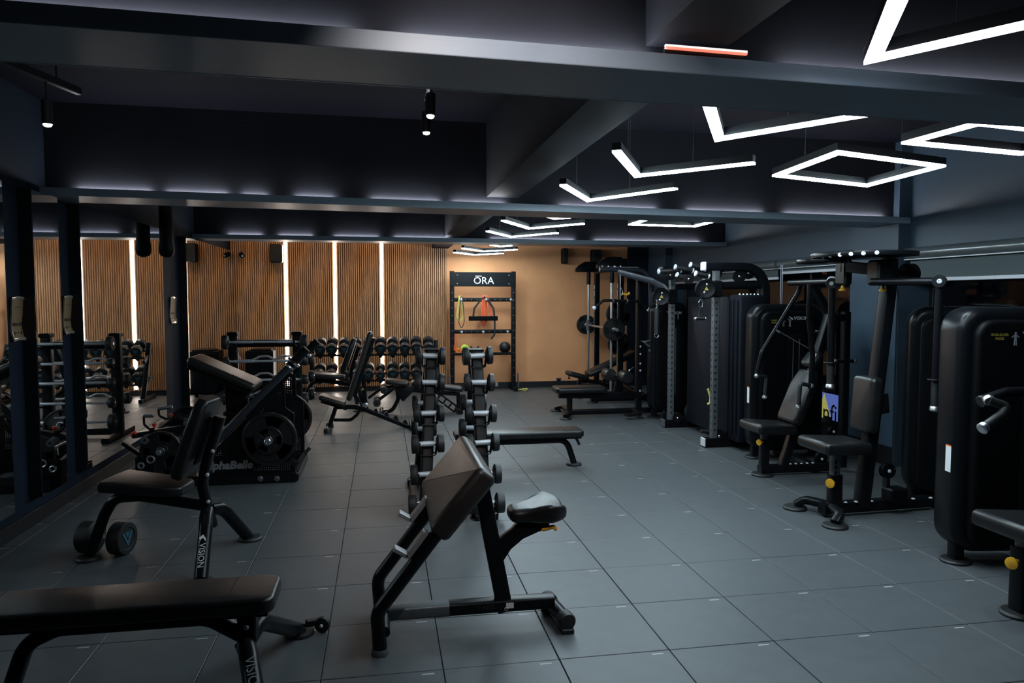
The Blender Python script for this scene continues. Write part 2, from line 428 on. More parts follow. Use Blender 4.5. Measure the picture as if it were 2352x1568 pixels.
# outside: dark facade across the lane with an advertising screen
struct('facade_outside', MB().box((9.6, 6, 2.5), (0.3, 40, 8)), NIGHTWALL)
t = Thing('advertising_screen', 'blue advertising screen outside the window behind the pulldown seat', 'screen', (7.2, 8.6, 0))
p0 = XP(1850, 892, 7.2); p1 = XP(1962, 1000, 7.2); ymid = (p0.y+p1.y)/2; zt, zb = p0.z, p1.z-.05
t.part('cabinet', MB().box((7.27, ymid, (zt+zb)/2), (0.1, p0.y-p1.y+.5, zt-zb+.04), bev=.01), PLASTIC)
t.part('stand', MB().bar((7.27, ymid, -0.4), (7.27, ymid, zb), .2, .2), PLASTIC)
t.part('display', MB().box((7.215, ymid, (zt+zb)/2), (0.01, p0.y-p1.y+.44, zt-zb)), SCREEN)
ts = frame((7.207, XP(1893, 960, 7.2).y, XP(1893, 960, 7.2).z), (0, -1, 0), (0, 0, 1))
t.part('yellow_triangle', MB().slab([(-.33, -.22), (.30, -.22), (-.02, .42)], ts, .004, .0005, 1), SCREENY)
t.part('lettering', MB().text('onfid', frame((7.203, XP(1905, 950, 7.2).y, XP(1905, 950, 7.2).z), (0, -1, 0), (0, 0, 1)), .42).text('by', frame((7.203, XP(1872, 915, 7.2).y, XP(1872, 915, 7.2).z), (0, -1, 0), (0, 0, 1)), .17), INK)

# beams: dark concrete core with a grey laminated light shelf under it
def shelf(n, y0, y1, z0, z1, depth):
    up = V((0, 0, 0.03))
    s_ = MB(); a, b = V((XL, y0+depth/2, z0))+up, V((XR-0.005 if n < 2 else XR+.1, y1+depth/2, z1))+up
    s_.bar(a-V((0, 0, .005)), b-V((0, 0, .005)), depth, 0.044, bev=0.003)
    for k in (-1, 1):
        o_ = V((0, k*(depth/2-.006), 0)); s_.bar(a+o_, b+o_, .012, .056, bev=.002)
    o = struct(f'trim_beam_shelf_{n}', s_, BEAM)
    c = MB(); hc = ZC-(z0+z1)/2
    c.bar(a+V((0, 0, hc/2+.017)), b+V((0, 0, hc/2+.017)), depth-0.20, hc, bev=0); struct(f'beam_{n}', c, BEAMCORE)
    return a, b
SH = [shelf(1, 2.03, 2.42, 2.25, 2.25, 0.36), shelf(2, 5.77, 6.00, 2.275, 2.215, 0.44), shelf(3, 10.05, 9.60, 2.30, 2.25, 0.44)]
shelf(0, -1.4, -1.3, 2.31, 2.31, 0.40)
# lengthwise beam
struct('beam_lengthwise', MB().box((0.97, (YB+YF)/2, (2.36+ZC)/2), (0.26, YB-YF, ZC-2.36)), BEAMLONG)
# cove light strips lying on the shelves, near and far side, in runs
def coves(n, a, b, depth, runs, off):
    for r0, r1 in runs:
        p, q = a.lerp(b, r0), a.lerp(b, r1)
        m = MB(); o = V((0, off, 0.0225)); m.bar(p+o, q+o, 0.012, 0.010, bev=0)
        cv.part('cove_run', m, COVE)
for n, ((a, b), dp, runs) in enumerate(zip(SH, (0.36, 0.44, 0.44), (
        [(.02, .17), (.19, .33), (.35, .46), (.53, .75), (.78, .97)],
        [(.03, .10), (.115, .175), (.19, .215), (.245, .285), (.325, .40), (.415, .475), (.54, .66), (.70, .80), (.83, .97)],
        [(.06, .12), (.15, .21), (.25, .33), (.36, .46), (.54, .70), (.74, .95)]))):
    cv = Thing('cove_light', ('cool cove light on the shelf of the nearest ceiling beam', 'cool cove light on the shelf of the middle ceiling beam', 'cool cove light on the shelf of the farthest ceiling beam')[n], 'cove light', a.lerp(b, .5))
    coves(n, a, b, dp, runs, -(dp-.2)/2-0.014)
    coves(n, a, b, dp, [(.02, .46), (.53, .97)], (dp-.2)/2+0.014)
t = Thing('red_light_strip', 'short red and white light strip above the nearest beam', 'light strip', (1.0, 2.3, 2.34))
ra, rb = D(1517, 106, 2.275), D(1703, 124, 2.285)
ya, yb = [2.03+0.39*(x-XL)/(XR-XL)+0.022 for x in (ra.x, rb.x)]
for z_, m_, n_ in ((2.339, COVE_W, 'white_strip'), (2.3325, REDLED, 'red_strip')):
    t.part(n_, MB().bar(V((ra.x, ya, z_)), V((rb.x, yb, z_)), .010, .006, bev=0), m_)
t.part('strip_bracket', MB().bar(V((ra.x, ya+.012, 2.320)), V((rb.x, yb+.012, 2.320)), .010, .044, bev=0), STEEL_BLK)

# ------------------------------------------------------------------ ceiling lights
def profile(t, pts, closed, first):
    """aluminium profile along pts (bottom at pts z) with a glowing underside"""
    pts = [V(p) for p in pts]; n = len(pts); segs = [(pts[i], pts[(i+1) % n]) for i in range(n if closed else n-1)]
    body, dif = MB(), MB(); w = 0.046
    ln = pts[:]
    def off(i, d):
        def nrm(p, q): e = (q-p); e.z = 0; e.normalize(); return V((-e.y, e.x, 0))
        if not closed and i == 0: return pts[0]+nrm(*segs[0])*d
        if not closed and i == n-1: return pts[-1]+nrm(*segs[-1])*d
        n1, n2 = nrm(*segs[i-1]), nrm(*segs[i % len(segs)]); q = (n1+n2).normalized()
        return pts[i]+q*(d/max(.35, q.dot(n1)))
    def strip(mb, d, z0, z1):
        L = [off(i, -d) for i in range(n)]; R_ = [off(i, d) for i in range(n)]; vs = []
        for i in range(n):
            vs += [L[i]+V((0, 0, z0)), R_[i]+V((0, 0, z0)), R_[i]+V((0, 0, z1)), L[i]+V((0, 0, z1))]
        fs = []
        for i in range(n if closed else n-1):
            a, b = 4*i, 4*((i+1) % n)
            for k in range(4): l = (k+1) % 4; fs.append((a+k, b+k, b+l, a+l))
        if not closed: fs += [(0, 1, 2, 3), (4*n-1, 4*n-2, 4*n-3, 4*n-4)]
        mb.add(vs, fs)
    strip(body, w/2, 0.012, 0.050); strip(dif, w/2-0.001, 0.0, 0.0115)
    t.part('profile', body, STEEL_BLK); t.part('diffuser', dif, LED_DIM if first else LED)
    for p, q in (segs[0], segs[-1]) if not closed else (segs[0], segs[2]):
        m = p.lerp(q, .5); t.part('suspension_wire', MB().rod(m+V((0, 0, .048)), V((m.x, m.y, ZC-.001)), 0.0022, 6, 0.0004), CHROME)
chev = []
ZL = 2.28
def P3(*a): return [H(x, y, ZL) for x, y in a]
chev.append([V((1.17, 1.52, ZL)), H(2005, 140, ZL), H(2420, 48, ZL)])
chev.append(P3((1624, 231), (1652, 322), (1992, 266)))
chev.append(P3((1416, 350), (1464, 406), (1732, 377)))
chev.append(P3((1293, 427), (1352, 462), (1552, 435)))
chev.append([V((1.35, 6.40, ZL)), V((1.60, 6.78, ZL)), V((1.93, 6.45, ZL))])
chev.append(P3((1156, 508), (1216, 526), (1340, 515)))
chev.append(P3((1120, 532), (1174, 545), (1280, 536)))
chev.append([D(1128, 563, 10.45), D(1150, 567, 10.75), D(1174, 563, 10.5)])
chev.append([D(1063, 568, 10.75), D(1110, 578, 11.4), D(1187, 573, 10.9)])
chev.append([D(1044, 578, 11.5), D(1090, 586, 12.1), D(1155, 579, 11.6)])
words = ['first', 'second', 'third', 'fourth', 'fifth', 'sixth', 'seventh', 'eighth', 'ninth', 'last']
for k, pts in enumerate(chev):
    if k > 6:
        z = min(p.z for p in pts)
        for p in pts: p.z = z
    t = Thing('chevron_light', f'white V-shaped hanging light, {words[k]} from the camera in the chevron row', 'ceiling light', pts[1], group='V-shaped lights along the ceiling')
    profile(t, pts, False, k == 0)
rh = [P3((1784, 405), (1925, 353), (2160, 384), (1991, 428)), P3((1449, 517), (1496, 502), (1651, 507), (1594, 521))]
l0, f0 = H(2086, 330, ZL), H(2346, 355, ZL)
rh.append([l0, V((l0.x+.02, l0.y-.40, ZL)), V((f0.x+.02, f0.y-.40, ZL)), f0])
for pts, lb in zip(rh, ('white diamond-shaped hanging light, the complete middle one', 'white diamond-shaped hanging light, the farthest beyond the middle beam', 'white diamond-shaped hanging light cut by the right edge')):
    t = Thing('diamond_light', lb, 'ceiling light', sum(pts, V())/4, group='diamond lights along the right of the ceiling')
    profile(t, pts, True, 'right edge' in lb)
# added warm fill lights, unseen behind the farthest beam, to brighten the slat wall
for x0, x1, lb in ((-2.2, -.85, 'left'), (-.65, .70, 'right')):
    t = Thing('added_fill_light', f'slim warm added fill light hidden over the slat wall, {lb} of two', 'ceiling light', ((x0+x1)/2, 11.35, ZC), group='added fill lights over the slat wall')
    t.part('housing', MB().box(((x0+x1)/2, 11.35, ZC-.026), (x1-x0, .07, .05), bev=.004), STEEL_BLK)
    t.part('diffuser', MB().box(((x0+x1)/2, 11.35, ZC-.056), (x1-x0-.02, .05, .012)), ADDED_FILL)
# track spots
def spot(name_label, base, tip, tilt=(0, 0, -1), track=None):
    t = Thing('track_spotlight', name_label, 'spotlight', base, group='track spotlights')
    d = V(tilt).normalized(); base = V(base)
    t.part('stem', MB().rod(base, base+V((0, 0, .09)), .006), STEEL_BLK)
    t.part('housing', MB().lathe(base, d, [(.018, 0), (.026, .006), (.026, .125), (.022, .128)], 20), STEEL_BLK)
    t.part('lens', MB().lathe(base+d*.122, d, [(.0215, 0), (.0215, .010), (.017, .017), (.008, .020)], 18), LENS)
    return base+d*.14
def track(label, a, b):
    t = Thing('light_track', label, 'light track', (V(a)+V(b))/2)
    t.part('rail', MB().bar(a, b, .035, .04), STEEL_BLK)
    for k in (.12, .88):
        p = V(a).lerp(V(b), k); t.part('hanger', MB().rod(p, V((p.x, p.y, ZC)), .006, 8), STEEL_BLK)
s1 = D(107, 228, 4.3); s2 = D(990, 214, 4.2); s3 = H(979, 255, s2.z)
for lb, s, dd in (('black track spotlight at the upper left near the left wall', s1, (0, 0, -1)), ('black track spotlight with brighter lens, nearer of the central pair', s2, (-.04, -.12, -1)), ('black track spotlight, farther and lower of the central pair', s3, (0, 0, -1))):
    spot(lb, s, None, dd)
track('short black track rail at the upper left with one spotlight', V((s1.x-.331, s1.y-1.2, s1.z+.11)), V((s1.x+.069, s1.y+.25, s1.z+.11)))
track('short black track rail over the central pair of spotlights', V((s2.x, s2.y-.9, s2.z+.11)), V((s3.x+.01, s3.y+.12, s3.z+.11)))
s4 = V((0.22, 0.95, s2.z))
spot('black track spotlight in the bay above the camera', s4, None, (0.15, 1.1, -.6))
track('short black track rail in the bay above the camera', V((s4.x, .2, s4.z+.11)), V((s4.x, 1.15, s4.z+.11)))
for q_, d_, w_ in ((s4, (.15, 1.1, -.6), 85), (s2, (-.04, -.12, -1), 5), (s3, (0, 0, -1), 5), (s1, (0, 0, -1), 3)):
    o = lamp('spotlight_beam', 'SPOT', q_+V(d_).normalized()*.14, w_, (1.0, .90, .88), spot_size=radians(62 if w_ > 9 else 60), spot_blend=1.0, shadow_soft_size=.022)
    aim(o, o.location+V(d_))
c = D(530, 172, 4.2); c.z = 2.93
t = Thing('ceiling_cassette', 'dark square ceiling air unit half hidden above the nearest beam', 'air conditioner', c)
t.part('housing', MB().box((c.x, c.y, 2.91), (.84, .84, .08), bev=.02), PLASTIC)
g = MB()
for k in range(7): g.box((c.x, c.y-.24+.08*k, 2.862), (.52, .02, .012))
t.part('grille', g, STEEL_SAT)
for k in (-1, 1): t.part('louvre', MB().box((c.x, c.y+k*.36, 2.862), (.6, .05, .01)), STEEL_SAT)
# ------------------------------------------------------------------ shared gym pieces
ZV = V((0, 0, 1)); XV = V((1, 0, 0)); YV = V((0, 1, 0))
def bolt(t, p, ax, r=0.011, name='bolt', m=None, parent=None):
    return t.part(name, MB().lathe(p, ax, [(r, 0), (r, .004), (r*.6, .008), (r*.58, .003)], 10), m or ALU, parent=parent)
def foot(t, p, r=0.055, name='foot_pad'):
    p = V(p); return t.part(name, MB().lathe((p.x, p.y, 0.0), ZV, [(r, 0), (r, .012), (r*.92, .020), (r*.5, .024)], 22), GRIP)
def knob(t, p, ax, r=0.022, parent=None, name='adjuster_knob'):
    k = t.part(name, MB().lathe(p, ax, [(r*.32, -.03), (r*.35, 0), (r*.55, .004), (r*.9, .018), (r, .024), (r*.96, .032), (r*.5, .036)], 18), YELLOW, 'yellow knob', parent)
    return k
def plate_mb(o, ax, R, th=0.03, slots=3, ph=0.5, seg=36):
    """olympic plate with three grip slots"""
    ax = V(ax).normalized(); a, b = ortho(ax); mb = MB(); o = V(o)
    mb.lathe(o, ax, [(R*.86, -th*.5), (R*.88, -th*.5), (R*.97, -th*.5), (R, -th*.35), (R, th*.35), (R*.97, th*.5), (R*.88, th*.5), (R*.85, th*.2), (R*.85, -th*.2), (R*.86, -th*.5)], seg)
    mb.lathe(o, ax, [(.027, -th*.45), (R*.33, -th*.5), (R*.36, -th*.3), (R*.36, th*.3), (R*.33, th*.5), (.027, th*.45)], 28)
    T = frame(o, a, b)
    for k in range(slots):
        a0 = ph+2*pi*k/slots; n = 7; span = 2*pi/slots*0.60
        poly = [(R*.34*cos(a0+span*(i/n-.5)), R*.34*sin(a0+span*(i/n-.5))) for i in range(n+1)]+[(R*.87*cos(a0-span*(i/n-.5)), R*.87*sin(a0-span*(i/n-.5))) for i in range(n+1)]
        mb.slab(poly, T, th*.45, .002, 1)
    for k in range(slots):
        a0 = ph+pi/slots+2*pi*k/slots; n = 4; span = 2*pi/slots*0.42
        r0, r1 = R*.34, R*.50
        poly = [(r0*cos(a0+span*(i/n-.5)), r0*sin(a0+span*(i/n-.5))) for i in range(n+1)]+[(r1*cos(a0-span*(i/n-.5)), r1*sin(a0-span*(i/n-.5))) for i in range(n+1)]
        mb.slab(poly, T, th*.45, .002, 1)
    return mb
def weight_plate(label, o, ax, R, th=0.032, ph=.5, group=None):
    t = Thing('weight_plate', label, 'weight plate', o, group=group)
    t.part('disc', plate_mb(o, ax, R, th, 3, ph), IRON)
    t.part('hub_ring', MB().ring(o+V(ax).normalized()*th*.5, ax, .030, .004, 24, 6), SATIN)
    return t
def db_parts(t, c, ax, hr, ht, hl, up=ZV, logo=True, m=GRIP, hand=HANDLE, local=False):
    """round-headed dumbbell centred at c along ax"""
    c = V(c); ax = V(ax).normalized()
    for s in (-1, 1):
        t.part('collar', MB().lathe(c+ax*s*(hl/2-.008), ax*s, [(.012, -.006), (.021, -.004), (.021, .004), (.014, .008)], 16), CHROME, local=local)
        o = c+ax*s*(hl/2+ht/2)
        hd = t.part('head', MB().lathe(o, ax*s, [(hr*.55, -ht/2-.008), (hr*.9, -ht/2), (hr, -ht/2+.006), (hr, ht/2-.006), (hr*.95, ht/2), (hr*.70, ht/2+.001), (hr*.66, ht/2-.004)], 28), m, local=local)
        if logo:
            T = frame(o+ax*s*(ht/2-.002), up.cross(ax*s), up)
            q = hr*.52
            t.part('head_emblem', MB().slab([(-q, q*.75), (-q*.55, q*.75), (0, -q*.35), (q*.55, q*.75), (q, q*.75), (0, -q*.95)], T, .003, .0006, 1).slab([(-q*.4, q*.75), (q*.4, q*.75), (0, q*.0)], T, .003, .0006, 1), TEAL, 'teal triangular emblem', hd, local=local)
    t.part('handle', MB().lathe(c, ax, [(.0125, -hl/2-.005), (.0125, -hl*.43), (.0185, -hl*.40), (.0195, 0), (.0185, hl*.40), (.0125, hl*.43), (.0125, hl/2+.005)], 18), hand, local=local)

# ------------------------------------------------------------------ preacher curl bench, centre front
Yn = 3.20
nb = D(866, 1407, Yn); Yf = H(873, 1328, nb.z).y; dy = Yf-Yn
ft = V((nb.x+.012, Yn, 0)); top = D(1098, 1100, Yn)
t = Thing('preacher_curl_bench', 'black preacher curl bench with sloped arm pad and saddle seat in the centre foreground', 'bench', (0.4, (Yn+Yf)/2, 0))
rail_ch = [ft+V((0, 0, .02)), nb, top]
for k, o in enumerate((V(), V((0, dy, 0)))):
    t.part('frame_rail', MB().tube([p+o for p in rail_ch], .031, .10, 16, n=8), STEEL_SAT)
    t.part('foot_cap', MB().lathe(ft+o, ZV, [(.037, 0), (.038, .004), (.038, .020), (.034, .028)], 20), GREYMET)
    # bar catch: flat steel hook on the slope of the rail
    d = (top-nb).normalized(); n_ = V((-d.z, 0, d.x)); q = D(944, 1276, Yn) if k == 0 else D(941, 1186, Yf)
    hk = MB(); rel = (q-(nb+o)); base = nb+o+d*rel.dot(d)+n_*.046
    hk.bar(base-d*.012, base+d*.125, .052, .026, n_, .003); hk.bar(base+n_*.0-d*.006, base+n_*.070-d*.014, .052, .020, d, .003)
    t.part('bar_catch', hk, HOOK, 'grey steel bar catch')
t.part('foot_crossbar', MB().tube([nb+V((0.03, .0, -.09)), nb+V((0.03, dy, -.09))], .026, 0, 14), STEEL_BLK)
ym = (Yn+Yf)/2
zb = .10; bl = nb.x+.03; br = D(1266, 1388, ym+.04).x
t.part('base_bar', MB().rtube([V((bl, ym, zb)), V((br, ym, zb))], .075, .058, r=.014), STEEL_SAT)
t.part('base_end_sleeve', MB().rtube([V((bl+.02, ym, zb)), V((bl+.30, ym, zb))], .079, .062, r=.016), GREYMET, 'worn grey sleeve')
yy = ym-.039
t.part('instruction_print', MB().text('II AIIIE', frame((bl+.47, yy, zb+.004), XV, ZV), .032, .001), INK)
t.part('white_sticker', MB().box((bl+.585, yy, zb+.006), (.036, .0012, .026)), WHITE, 'small white sticker')
c0, c1 = V((br+.02, ym-.15, .085)), V((br+.02, ym+.15, .085))
c0 = V((br+.035, H(1285, 1425, .07).y+.02, .055)); c1 = V((br-.0, H(1262, 1372, .06).y, .055))
t.part('rear_stabiliser', MB().tube([c0, c1], .034, 0, 18), STEEL_SAT)
for p, d in ((c0, c0-c1), (c1, c1-c0)):
    t.part('end_cap', MB().lathe(p-d.normalized()*.045, d, [(.039, 0), (.041, .004), (.041, .05), (.036, .058), (.018, .061)], 20), GRIP)
    t.part('foot_pad', MB().box((p.x, p.y, .012), (.06, .04, .024), bev=.004), GRIP)
# post
pb = V((D(1160, 1400, ym).x, ym, .07)); pt = V((D(1104, 1110, ym).x, ym, D(1104, 1110, ym).z))
t.part('post', MB().rtube([pb, pt], .055, .075, up=XV, r=.012), STEEL_SAT)
bolt(t, pb+V((0, -.032, .02)), -YV)
# arm pad
yp0, = (Yn-.06,)
tn = D(1101, 1077, yp0); bn = D(990, 1214, yp0); yfar = H(1066, 999, tn.z).y
ud = V((tn.x-bn.x, 0, tn.z-bn.z)); L = ud.length; ud.normalize(); nn = V((-ud.z, 0, ud.x)); th = .105
cc = V(((tn.x+bn.x)/2, (yp0+yfar)/2, (tn.z+bn.z)/2))-nn*(th/2-.005)
pd = MB().slab(rrect(L+.03, yfar-yp0, .03), frame(cc, ud, YV), th, .034, 5)
apad = t.part('arm_pad', pd, LEATHER_BR)
t.part('seam', MB().sweep([cc+nn*(th/2-.034)+ud*x*(L/2+.006)+YV*y*((yfar-yp0)/2-.008) for x, y in ((-1, -.93), (-.93, -1), (.93, -1), (1, -.93), (1, .93), (.93, 1), (-.93, 1), (-1, .93))], circle(.006, 6), nn, True), LEATHER, parent=apad)
t.part('pad_bracket', MB().box(cc-nn*(th/2+.018), (.26, .40, .03), Matrix(((ud.x, 0, nn.x), (0, 1, 0), (ud.z, 0, nn.z))), .004), STEEL_BLK)
# saddle seat on its curved arm
sc = D(1231, 1172, ym); zt = sc.z
outl = [(.135, .055), (.135, -.055), (.115, -.10), (.06, -.135), (0, -.115), (-.06, -.085), (-.115, -.07), (-.135, -.04), (-.135, .04), (-.115, .07), (-.06, .085), (0, .115), (.06, .135), (.115, .10)]
so = []
n = len(outl)
for i in range(n):
    a, b, c_, d_ = [V((*outl[(i+k) % n], 0)) for k in (-1, 0, 1, 2)]
    for u in (0, .25, .5, .75):
        q = 0.5*((2*b)+(-a+c_)*u+(2*a-5*b+4*c_-d_)*u*u+(-a+3*b-3*c_+d_)*u**3); so.append((q.x, q.y))
sm = MB().slab(so, frame((sc.x, ym, zt+.0), V((1, 0, .06)), YV), .068, .030, 5)
for i, p in enumerate(sm.v):
    x = p.x-sc.x; y = p.y-ym
    if p.z > zt: sm.v[i] = p+V((0, 0, .030*max(0, (abs(y)/.13)**2)*max(0, min(1, (x+.09)/.1))-.012*max(0, 1-abs(y)/.1)*(1 if x > -.05 else .4)))
t.part('saddle_seat', sm, LEATHER)
arm = [D(1137, 1240, ym), D(1137, 1285, ym), D(1155, 1284, ym), D(1172, 1258, ym), D(1200, 1234, ym), D(1235, 1218, ym), D(1262, 1212, ym), D(1258, 1192, ym), D(1190, 1196, ym), D(1175, 1213, ym), D(1150, 1232, ym)]
o = arm[0]
t.part('seat_arm', MB().slab([(p.x-o.x, p.z-o.z) for p in arm], frame((o.x, ym, o.z), XV, ZV), .05, .006, 2), STEEL_SAT)
lv = t.part('release_lever', MB().tube([D(1246, 1216, ym-.06), D(1262, 1212, ym-.075), D(1270, 1208, ym-.085), D(1279, 1216, ym-.09)], .0095, .02, 10), YELLOW, 'yellow lever')
t.part('lever_rod', MB().rod(D(1236, 1214, ym), D(1247, 1216, ym-.062), .006, 8), CHROME)

# ------------------------------------------------------------------ flat benches
def flat_bench(name, label, xl, xr, yc, zt, pw, thk, mirrored=False, wheels=True, text=None, group='flat weight benches'):
    """pad along x between xl and xr; splayed twin legs at the right end, single leg at the left"""
    t = Thing(name, label, 'bench', ((xl+xr)/2, yc, 0), group=group)
    zc = zt-thk/2; r = .05
    pad = t.part('seat_pad', MB().slab(rrect(xr-xl, pw, r, 6), frame(((xl+xr)/2, yc, zc), XV, YV), thk, .018, 4), LEATHER)
    for x in (xr-.17, xl+.17):
        t.part('seam', MB().tube([V((x, yc-pw/2-.001, zt-.016)), V((x, yc-pw/2+.018, zt+.0005)), V((x, yc+pw/2-.018, zt+.0005)), V((x, yc+pw/2+.001, zt-.016))], .0018, 0, 6), PLASTIC, parent=pad)
    t.part('pad_board', MB().box(((xl+xr)/2, yc, zt-thk-.006), (xr-xl-.05, pw-.04, .014), bev=.003), PLASTIC)
    zs = zt-thk-.045
    t.part('spine', MB().rtube([V((xl+.20, yc, .02)), V((xl+.285, yc, zs-.05)), V((xl+.40, yc, zs)), V((xr-.26, yc, zs)), V((xr-.12, yc, zs-.09))], .055, .066, .12, up=YV, r=.02, n=7), STEEL_SAT)
    foot(t, (xl+.20, yc, 0), .06)
    hub = V((xr-.115, yc, zs-.085))
    t.part('hub_bracket', MB().box(hub+V((0, 0, .045)), (.07, .075, .12), bev=.006), STEEL_BLK)
    for s in (-1, 1):
        leg = [hub+V((0, s*.02, .0)), hub+V((.005, s*.12, -.01)), hub+V((.055, s*.40, -.20)), V((xr+.02, yc+s*.52, .02))]
        leg = [hub+V((-.01, s*.015, -.035)), hub+V((0.02, s*.13, .0)), V((xr+.02, yc+s*.50, .02))]
        lg = t.part('leg', MB().tube(leg, .036, .14, 16, n=8), STEEL_SAT)
        foot(t, (xr+.022, yc+s*.505, 0), .066)
        if wheels:
            wv = t.part('wheel_bracket', MB().bar((xr+.05, yc+s*.50, .05), (xr+.115, yc+s*.525, .045), .03, .03), STEEL_BLK)
            t.part('wheel', MB().lathe((xr+.125, yc+s*.51, .036), (.25, s*1, 0), [(.012, -.016), (.034, -.014), (.036, -.008), (.036, .008), (.034, .014), (.012, .016)], 20), GRIP)
            bolt(t, (xr+.125-.004, yc+s*.51-.018, .036), (-.25, -1, 0), .008)
    for p in ((.0, -.04, .05), (-.035, -.04, -.02)): bolt(t, hub+V(p), -YV, .010)
    h0 = V((xl+.20 if not mirrored else xr-.05, yc-.03, zs+.02)); sx = -1 if not mirrored else 1
    t.part('carry_handle', MB().tube([h0, h0+V((sx*.03, 0, -.01)), h0+V((sx*.065, 0, -.10))], .014, .03, 10), GRIP)
    return t, hub
zt = .43
yc = (H(600, 1318, zt).y+H(640, 1374, zt).y)/2
xr = H(638, 1345, zt).x
fb, hub = flat_bench('flat_bench', 'black flat weight bench cut off by the lower left corner', xr-1.19, xr, yc, zt, .27, .062)
lp = V((xr-.02, yc-.30, .20))
T = frame(hub+V((-.022+.0, -.20, -.10)), V((.15, -.55, -.62)), V((.9, .2, .1)))
# lettering on the near leg
leg0, leg1 = hub+V((.02, -.13, 0)), V((xr+.02, yc-.50, .02)); ld = (leg1-leg0).normalized(); mid = leg0.lerp(leg1, .30)
nv = (CAM-mid); nv = (nv-ld*nv.dot(ld)).normalized()
fb.part('leg_lettering', MB().text('VISION', frame(mid+nv*.0368, ld, nv.cross(ld)), .05, .001), GREYPRINT)
# flat bench behind the dumbbell towers, right leg towards the camera's right
zt = .425
yc2 = F(1318, 1066).y-.02; xr2 = D(1341, 990, yc2-.1).x
t = Thing('flat_bench', 'black flat bench standing across the aisle right of the dumbbell towers', 'bench', (xr2-.55, yc2, 0), group='flat weight benches')
xl2 = xr2-1.18; thk = .062; zc = D(1341, 987, yc2-.14).z-.008-thk/2; zt2 = zc+thk/2
pad = t.part('seat_pad', MB().slab(rrect(xr2-xl2, .28, .045, 6), frame(((xl2+xr2)/2, yc2, zc), XV, YV), thk, .018, 4), LEATHER)
t.part('seam', MB().tube([V((xr2-.17, yc2-.141, zt2-.016)), V((xr2-.17, yc2-.122, zt2+.0005)), V((xr2-.17, yc2+.122, zt2+.0005))], .0018, 0, 6), PLASTIC, parent=pad)
t.part('pad_board', MB().box(((xl2+xr2)/2, yc2, zt2-thk-.006), (xr2-xl2-.05, .24, .014), bev=.003), PLASTIC)
zs = zt2-thk-.04
lx = D(1318, 1060, yc2).x
for s, xe, xb in ((1, lx, xr2-.12), (-1, xl2+.03, xl2+.2)):
    t.part('leg', MB().rtube([V((xb-s*.25, yc2, zs)), V((xb-s*.02, yc2, zs-.0)), V((xe, yc2, .02))], .055, .062, .12, up=YV, r=.02, n=7), STEEL_SAT)
    foot(t, (xe, yc2, 0), .072)
t.part('spine', MB().rtube([V((xl2+.1, yc2, zs)), V((xr2-.2, yc2, zs))], .055, .06, r=.02), STEEL_SAT)
h0 = D(1309, 1001, yc2)
t.part('carry_handle', MB().tube([h0+V((-.05, 0, 0)), h0, h0+V((.06, 0, -.02)), D(1331, 1021, yc2)], .013, .04, 10), GRIP)

